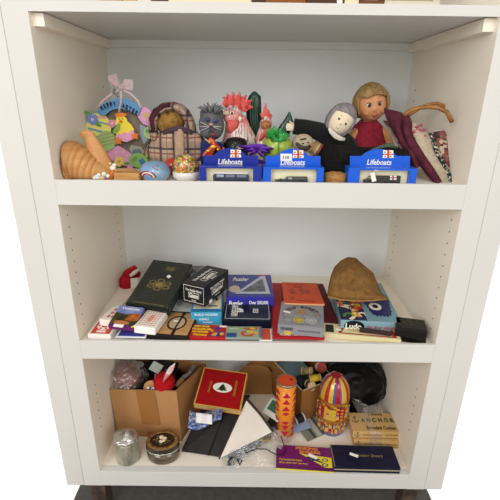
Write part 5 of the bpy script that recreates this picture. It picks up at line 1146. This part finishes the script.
RX, RY, RZ = sd*15.2, sd*14.2, sd*17.2
g = MB().ell(hc, (RX, RY, RZ), nu=56, nv=44, fn=face, M=Rh)
for sx in (-1, 1): g.ell(hc+Rh @ Vector((sx*RX*.99, 0, -RZ*.12)), (.004, .006, .008))
g.tube([hc+Vector((0, .004, -RZ*.75)), hc+Vector((-.002, .004, -RZ*1.3))], [sd*5, sd*6], 16)
tc_ = W(368, 136, Yd); g.tube([W(369, 121, Yd+.004), W(368.5, 126, Yd+.004), W(368, 140, Yd+.004), W(367, 160, Yd+.004), (W(367, 170, Yd+.004))], [sd*6, sd*10, sd*12, sd*12, sd*12.5], 24, flat=.62, up=(0, 1, 0))
for sx, pts in ((-1, [(358, 131), (352, 137), (348, 144), (346, 152), (347, 160)]), (1, [(379, 130), (385, 135), (389, 142), (391, 151), (391, 158)])):
    g.tube([W(*p, Yd-.002*i) for i, p in enumerate(pts)], [sd*5.2, sd*5, sd*4.4, sd*3.8, sd*3.2], 16)
    hd_ = W(*pts[-1], Yd-.01); g.ell(hd_+Vector((0, 0, -.006)), (.007, .005, .008))
    for f_ in range(4): g.tube([hd_+Vector(((f_-1.5)*.0036, 0, -.010)), hd_+Vector(((f_-1.5)*.004, -.003, -.018-(.002 if f_ in (1, 2) else 0)))], [.0021, .0016], 8)
    g.tube([hd_+Vector((-sx*.006, 0, -.004)), hd_+Vector((-sx*.011, -.003, -.011))], [.0024, .0018], 8)
t.part('doll_body', g, SK, remesh=.0014)
def fp(x, z, out=1.0, off=0): # point on the face
    d = Vector((x, -math.sqrt(max(0, 1-x*x-z*z)), z)); q = face(d)*out; return hc+Rh @ Vector((d.x*RX*q, d.y*RY*q-off, d.z*RZ*q))
for sx in (-1, 1):
    e = t.part('eye', MB().ell(fp(sx*.34, .06, .965), (sd*2.5, .003, sd*1.9), nu=18, nv=12), mat('#dfe0e2', .2, coat=.8))
    t.part('iris', MB().ell(fp(sx*.34, .06, .965, .0026), (sd*1.75, .0012, sd*1.75), nu=16, nv=10), mat('#34485e', .2, coat=.6), parent=e)
    t.part('pupil', MB().ell(fp(sx*.34, .06, .965, .0034), (sd*.85, .001, sd*.85), nu=12, nv=8), BLK, parent=e)
    t.part('eyelash', MB().tube([fp(sx*.17, .10, 1.0), fp(sx*.24, .17, 1.0), fp(sx*.36, .20, 1.0), fp(sx*.50, .15, 1.0)], [.0004, .0009, .0009, .0004], 6), mat('#4a3020', .6), parent=e)
    t.part('eyebrow', MB().tube([fp(sx*.18, .36, 1.0), fp(sx*.34, .42, 1.0), fp(sx*.5, .36, 1.0)], [.0004, .0008, .0004], 6), mat('#9a6a42', .7))
    t.part('cheek_blush', MB().ell(fp(sx*.5, -.3, .985), (sd*2.6, .0008, sd*2.2), nu=14, nv=8, M=Matrix.Rotation(sx*.55, 3, 'Z')), mat('#cc865c', .4))
t.part('lips', MB().tube([fp(-.19, -.43, 1.0), fp(-.09, -.47, 1.02), fp(0, -.48, 1.02), fp(.09, -.47, 1.02), fp(.19, -.43, 1.0)], [.0006, .0015, .0018, .0015, .0006], 8).tube([fp(-.13, -.52, 1.0), fp(0, -.56, 1.01), fp(.13, -.52, 1.0)], [.0006, .0018, .0006], 8), mat('#b8604c', .4))
HR = mat('#a48658', .45, var=(170, '#83673d', (1, 1, .12)), bump=(400, .5, .002))
def hairf(d):
    q = 1.13+.03*noise.noise(Vector((d.x*9, d.y*3, d.z*2)))+.05*max(0, d.z)
    ang = abs(math.atan2(d.x, -d.y)) # 0 = front
    lim = .56-.25*max(0, -d.x)-.2*max(0, d.x)  # hairline height at the front
    front = max(0, 1-ang/1.0)
    if ang < 1.05 and d.z < lim+.0: q = .86
    elif d.z < -.62: q = .9
    return q
g = MB().ell(hc, (RX, RY, RZ), nu=72, nv=56, fn=hairf, M=Rh)
t.part('hair', g, HR)
g = MB(); rr = random.Random(12)
for q in range(90):          # fringe strands swept to the right from a parting on the left
    s0 = rr.uniform(-.05, 1); a0 = -.55+.1*rr.random(); ang1 = -1.0+2.05*s0
    p_ = []
    for j in range(6):
        f_ = j/5; an_ = a0*(1-f_)+ang1*f_; z_ = .93*(1-f_)**1.1+(.50-.10*(1+s0-.5)*(an_ if an_ > 0 else -an_*1.6)+.03*math.sin(an_*5))*f_
        rr_ = math.sqrt(max(0.02, 1-min(.95, z_)**2)); d = Vector((math.sin(an_)*rr_, -math.cos(an_)*rr_, z_)).normalized(); p_.append(hc+Rh @ Vector((d.x*RX*1.13, d.y*RY*1.15, d.z*RZ*1.15)))
    g.tube(p_, [.0022, .0026, .0026, .0024, .002, .0008], 6)
for q in range(70):          # side locks
    sx = 1 if q % 2 else -1; an_ = sx*rr.uniform(1.0, 1.7); zt_ = rr.uniform(.3, .8); zb = rr.uniform(-.5, -.1) if sx > 0 else rr.uniform(-.62, -.25)
    p_ = []
    for j in range(5):
        z_ = zt_*(1-j/4)+zb*j/4; rr_ = math.sqrt(max(.02, 1-z_*z_*.8)); d = Vector((math.sin(an_)*rr_, -math.cos(an_)*rr_, z_)); p_.append(hc+Rh @ Vector((d.x*RX*1.14, d.y*RY*1.14, d.z*RZ)))
    g.tube(p_, [.0022, .0028, .0028, .0024, .0008], 6)
t.part('hair_strands', g, HR).__setitem__('kind', 'stuff')
def dress(u, v):
    a = 2*PI*u; hw = (7.5, 15, 17, 18.2, 19.2, 20)[min(5, int(v*5))]; f_ = v*5-min(5, int(v*5)); nx_ = (7.5, 15, 17, 18.2, 19.2, 20)[min(5, int(v*5)+1)]; hw = (hw*(1-f_)+nx_*f_)*sd
    cpt = W(368.5-.7*v, 120.8+34*v, Yd+.004); return cpt+Vector((math.cos(a)*hw, -math.sin(a)*hw*.62-.0, .003*math.sin(a*2)*(1-v)))
t.part('dress', MB().grid(dress, 40, 16), mat('#93273a', .85, var=(120, '#821f30'), bump=(400, .5, .002)), solid=.003)
t.part('dress_neckline', MB().tube([W(368.5, 120.8, Yd+.004)+Vector((math.cos(a)*7.5*sd, -math.sin(a)*7.5*sd*.62, .003*math.sin(a*2))) for a in [q*2*PI/24 for q in range(25)]], .0014, 6, caps=False), mat('#b5788a', .8))
# lady rag doll
Yl = .15; sl = S(120, Yl); hc = W(340.5, 120.5, Yl)
t = Thing('rag_doll', 'rag doll with grey hair, cream cloth face and black velvet dress', 'doll', (W(335, 160, Yl).x, Yl, Z3))
Rh = Matrix.Rotation(math.radians(34), 3, 'Y')
CL = mat('#e6d8bd', .9, bump=(300, .4, .001))
RX, RY, RZ = sl*12.5, sl*11, sl*15.5
fc2 = lambda d: 1+.07*gauss(d, (0, -1, -.2), .12)+.04*gauss(d, (0, -.8, -.7), .3)
t.part('cloth_head', MB().ell(hc, (RX, RY, RZ), nu=40, nv=30, fn=fc2, M=Rh), CL)
GH = mat('#8f8a8d', .8, var=(150, '#7a7478', (1, 1, .2)), bump=(300, .6, .002))
def hf(d):
    ang = abs(math.atan2(d.x, -d.y)); 
    if (ang < .95 and d.z < .52-.25*max(0, -d.x)) : return .8
    return 1.16+.03*noise.noise(d*7)
t.part('hair', MB().ell(hc, (RX, RY, RZ), nu=60, nv=44, fn=hf, M=Rh), GH)
def fq(x, z, o=1.0): d = Vector((x, -math.sqrt(1-x*x-z*z), z)); q = fc2(d)*o; return hc+Rh @ Vector((d.x*RX*q, d.y*RY*q, d.z*RZ*q))
for sx in (-1, 1):
    t.part('eye', MB().ell(fq(sx*.33, -.02), (sl*1.0, .0016, sl*1.3), nu=12, nv=8), mat('#2a2320', .5)); t.part('eyebrow', MB().tube([fq(sx*.22, .2), fq(sx*.33, .25), fq(sx*.45, .2)], .0004, 5), mat('#8a7c68', .8))
t.part('nose', MB().ell(fq(0, -.2, 1.01), (sl*.8, .001, sl*.8), nu=8, nv=6), mat('#c9ad88', .9)); t.part('mouth', MB().tube([fq(-.1, -.48), fq(0, -.52), fq(.1, -.48)], .0006, 5), mat('#a34a40', .7))
VB = mat('#0f1212', .9, sheen=.15, var=(30, '#151919'))
t.part('velvet_dress', MB().tube(wv([(337, 131, Yl+.02), (337, 140, Yl+.02), (338, 152, Yl+.018), (339, 176, Yl+.015)]), [sl*8, sl*18, sl*23, sl*24], 26, flat=.55, up=(0, 1, 0)).tube(wv([(345, 141, Yl+.01), (330, 137, Yl+.005), (318, 131, Yl), (305, 127.5, Yl-.005), (293.5, 126.5, Yl-.008)]), [sl*11, sl*11, sl*9, sl*8, sl*8], 20, flat=.7, up=(0, 1, 0)), VB, remesh=.003)
hp = W(291.5, 127, Yl-.008); g = MB().ell(hp, (.008, .006, .010))
for f_ in range(4): g.tube([hp+Vector((-.004, -.002, .006-f_*.004)), hp+Vector((-.013+(.002 if f_ in (0, 3) else 0), -.003, .007-f_*.0045))], [.0022, .0016], 8)
g.tube([hp+Vector((0, -.004, .006)), hp+Vector((-.005, -.008, .013))], [.0025, .0018], 8)
t.part('cloth_hand', g, CL, remesh=.0013)
g = MB().tube([W(x, y, Yl-.027) for x, y in ((329, 128), (331.5, 132), (335.5, 136), (340, 138.5), (345, 139.5))], [.003, .005, .0055, .005, .003], 14, flat=.35, up=(0, 1, 0))
t.part('lace_collar', g, mat('#d5cfc2', .8, bump=(300, .8, .002)))
# knitted doll in front of it
Yn = .105; sn = S(142, Yn)
t = Thing('knitted_doll', 'cream and grey knitted doll head lying below the outstretched black sleeve', 'doll', (W(303, 150, Yn).x, Yn, Z3))
g = MB().ell(W(303, 143, Yn), (sn*11, .022, sn*9), fn=lambda d: 1+.05*noise.noise(d*5)).tube(wv([(304, 146, Yn), (305, 160, Yn), (306, 176, Yn)]), [sn*8, sn*10, sn*10], 16)
t.part('knitted_head', g, mat('#b9ab92', .95, bump=(220, 1, .004)), remesh=.0025)
t.part('dark_hair', MB().tube(wv([(296, 143, Yn-.02), (300, 147, Yn-.023), (306, 148.5, Yn-.022), (310, 146, Yn-.018)]), [.003, .005, .005, .003], 10).tube(wv([(300, 139.5, Yn-.022), (306, 138.5, Yn-.022)]), .0015, 8), mat('#4b4641', .95, bump=(200, 1, .003)))
t.part('eye', MB().ell(W(303, 143.5, Yn-.0225), (.002, .0012, .0015), nu=8, nv=6).ell(W(308, 142.5, Yn-.021), (.002, .0012, .0015), nu=8, nv=6), BLK)
# long black knitted skirt
Ys = .095; ss = S(160, Ys)
t = Thing('black_skirt', 'long black knitted doll skirt with a striped coloured cuff lying behind the lifeboats boxes', 'doll clothes', (W(350, 165, Ys).x, Ys, Z3))
g = MB().tube(wv([(314, 153, Ys), (325, 157, Ys), (345, 160, Ys), (366, 160, Ys), (388, 157, Ys), (402, 162, Ys), (411, 170, Ys)]), [ss*9, ss*13, ss*14, ss*12.5, ss*12, ss*12, ss*8], 28, flat=.75, up=(0, 1, 0))
g.tube(wv([(322, 165, Ys-.012), (335, 171, Ys-.012), (352, 171, Ys-.01)]), [ss*9, ss*10, ss*9], 18, flat=.6, up=(0, 1, 0))
g.v = [Vector((v.x, v.y, max(v.z, Z3+.001))) for v in g.v]
t.part('knitted_cloth', g, mat('#100f10', .95, var=(60, '#1c1a1a'), bump=(160, .8, .003)), remesh=.003)
for i, cc in enumerate(('#a8623c', '#7d8a6a', '#b39a72', '#8a3f34')):
    p0_, p1_ = (309.5+2.1*i, 152.5+1.1*i), (316+2.1*i, 141.5+1.1*i)
    t.part('cuff_stripe', MB().tube(wv([(*p0_, Ys-.034), ((p0_[0]+p1_[0])/2, (p0_[1]+p1_[1])/2, Ys-.038), (*p1_, Ys-.03)]), .0026, 10), mat(cc, .9, bump=(200, .8, .002)), label='coloured stripe of the cuff')
t.part('embroidery', MB().tube(wv([(371, 149.5, Ys-.028), (378, 148, Ys-.03), (386, 145.5, Ys-.029), (392, 145.5, Ys-.026), (396, 148, Ys-.026)]), [.0015, .003, .0045, .0045, .002], 10), mat('#3f6a55', .9, var=(150, '#5c3f3a')), label='green embroidered edge')
t.part('red_beads', MB().tube([W(374+q*1.5, 152+.0*q, Ys-.033) for q in range(9)], .0012, 6), mat('#8a3a30', .8))
# ---- woven bag
Yg = .075
t = Thing('woven_bag', 'maroon and cream woven bag with pink flowers and cane handles, far right', 'bag', (W(415, 170, Yg).x, Yg, Z3))
def strip(L_, R_, Yf, puff, wob, ph=0):
    n = len(L_)
    def fn(u, v):
        q = v*(n-1); i = min(int(q), n-2); f_ = q-i; f2 = f_*f_*(3-2*f_)
        l = [L_[i][j]*(1-f_)+L_[i+1][j]*f_ for j in range(2)]; r = [R_[i][j]*(1-f_)+R_[i+1][j]*f_ for j in range(2)]
        x = l[0]*(1-u)+r[0]*u; y = l[1]*(1-u)+r[1]*u
        return W(x, y, Yf-puff*math.sin(PI*u)+wob*math.sin(v*9+ph+u*4)-.05*v)
    return fn
MR = mat('#5c2735', .9, var=(50, '#4a1d2a'), bump=(250, .6, .002)); CRb = mat('#bfb29c', .9, var=(160, '#ada08b'), bump=(300, .6, .002))
# inner maroon folded flap (upper left), outer maroon border, cream panel, zigzag border
t.part('inner_flap', MB().grid(strip([(384, 108), (386, 117), (392, 128), (399, 141), (406, 155), (414, 170)], [(401, 113), (407, 118), (405, 127), (408, 138), (414, 151), (420, 166)], .135, .012, .004), 16, 40), MR, solid=.003)
t.part('inner_flap', MB().grid(strip([(383, 120), (388, 128), (395, 141), (403, 156), (411, 172)], [(390, 122), (396, 131), (403, 143), (410, 157), (417, 172)], .142, .004, .003, 2), 8, 30), mat('#8c7f78', .9, vor=(150, ['#8c7f78', '#4a4146', '#a3948a', '#6a4048'])), solid=.002, label='patterned lining')
t.part('maroon_border', MB().grid(strip([(399, 118), (402, 124), (404, 133), (409, 146), (417, 160), (427, 174), (436, 184)], [(408, 116), (411, 122), (411, 132), (416, 143), (424, 156), (433, 169), (441, 182)], .115, .008, .003, 1), 12, 44), MR, solid=.005)
t.part('cream_panel', MB().grid(strip([(410, 121), (411, 130), (415, 141), (423, 154), (432, 168), (440, 182)], [(426, 131), (430, 138), (434, 147), (440, 160), (446, 172), (450, 183)], .120, .004, .002, 0), 14, 40), CRb, solid=.004)
t.part('zigzag_border', MB().grid(strip([(425.5, 130), (429.5, 138), (433.5, 148), (439, 160), (445, 172), (449, 183)], [(430, 133), (434, 140), (438.5, 149), (444, 160), (450, 171), (454, 182)], .116, .002, .002, 0), 6, 40), mat('#3a3f42', .9, vor=(220, ['#2c3034', '#c9c0ae', '#3a4146', '#8f8a80', '#2c3034'])), solid=.003, label='black and cream patterned border')
t.part('bag_side', MB().grid(strip([(430, 133), (434, 140), (438.5, 149), (444, 160), (450, 171)], [(444, 131), (448, 140), (450, 150), (452, 162), (453, 172)], .13, .002, .002, 0), 8, 24), mat('#7a4a4a', .9, vor=(140, ['#7a3a40', '#c2b49c', '#3c3a3c', '#8f5a50'])), solid=.004)
g = MB(); fr = [(417, 127), (421, 125), (414, 132), (419, 134), (424, 130), (416, 138), (421, 139), (425, 136), (420, 130), (424, 142)]
def bagp(px, py): return W(px, py, .1125-.05*max(0, (py-124)/58))
for i, (x, y) in enumerate(fr):
    for q in range(4): a = q*PI/2+i; g.tube([bagp(x, y), bagp(x+1.9*math.cos(a), y+1.6*math.sin(a))], [.0009, .0014], 6)
for a_, b_ in zip(fr, fr[1:6]): g.tube([bagp(*a_), bagp(*b_)], .0006, 5)
t.part('flower_pattern', g, mat('#b0506c', .9), label='pink stitched flowers')
CN = mat('#a8743a', .4, coat=.4, var=(60, '#8a5a28', (1, 1, 1)))
t.part('cane_handle', MB().tube(wv([(404, 116, .12), (407, 112.5, .12), (413, 109.5, .115), (420, 107.5, .11), (429, 107, .10), (438, 107.5, .09), (447, 112, .08), (452, 122, .08)]), .0043, 12), CN, label='front cane handle')
t.part('cane_handle', MB().tube(wv([(407, 116, .17), (414, 112, .17), (420, 108, .17), (428, 104.5, .165), (437, 103, .16), (445, 106, .155), (450, 114, .15)]), .0038, 12), CN, label='rear cane handle')
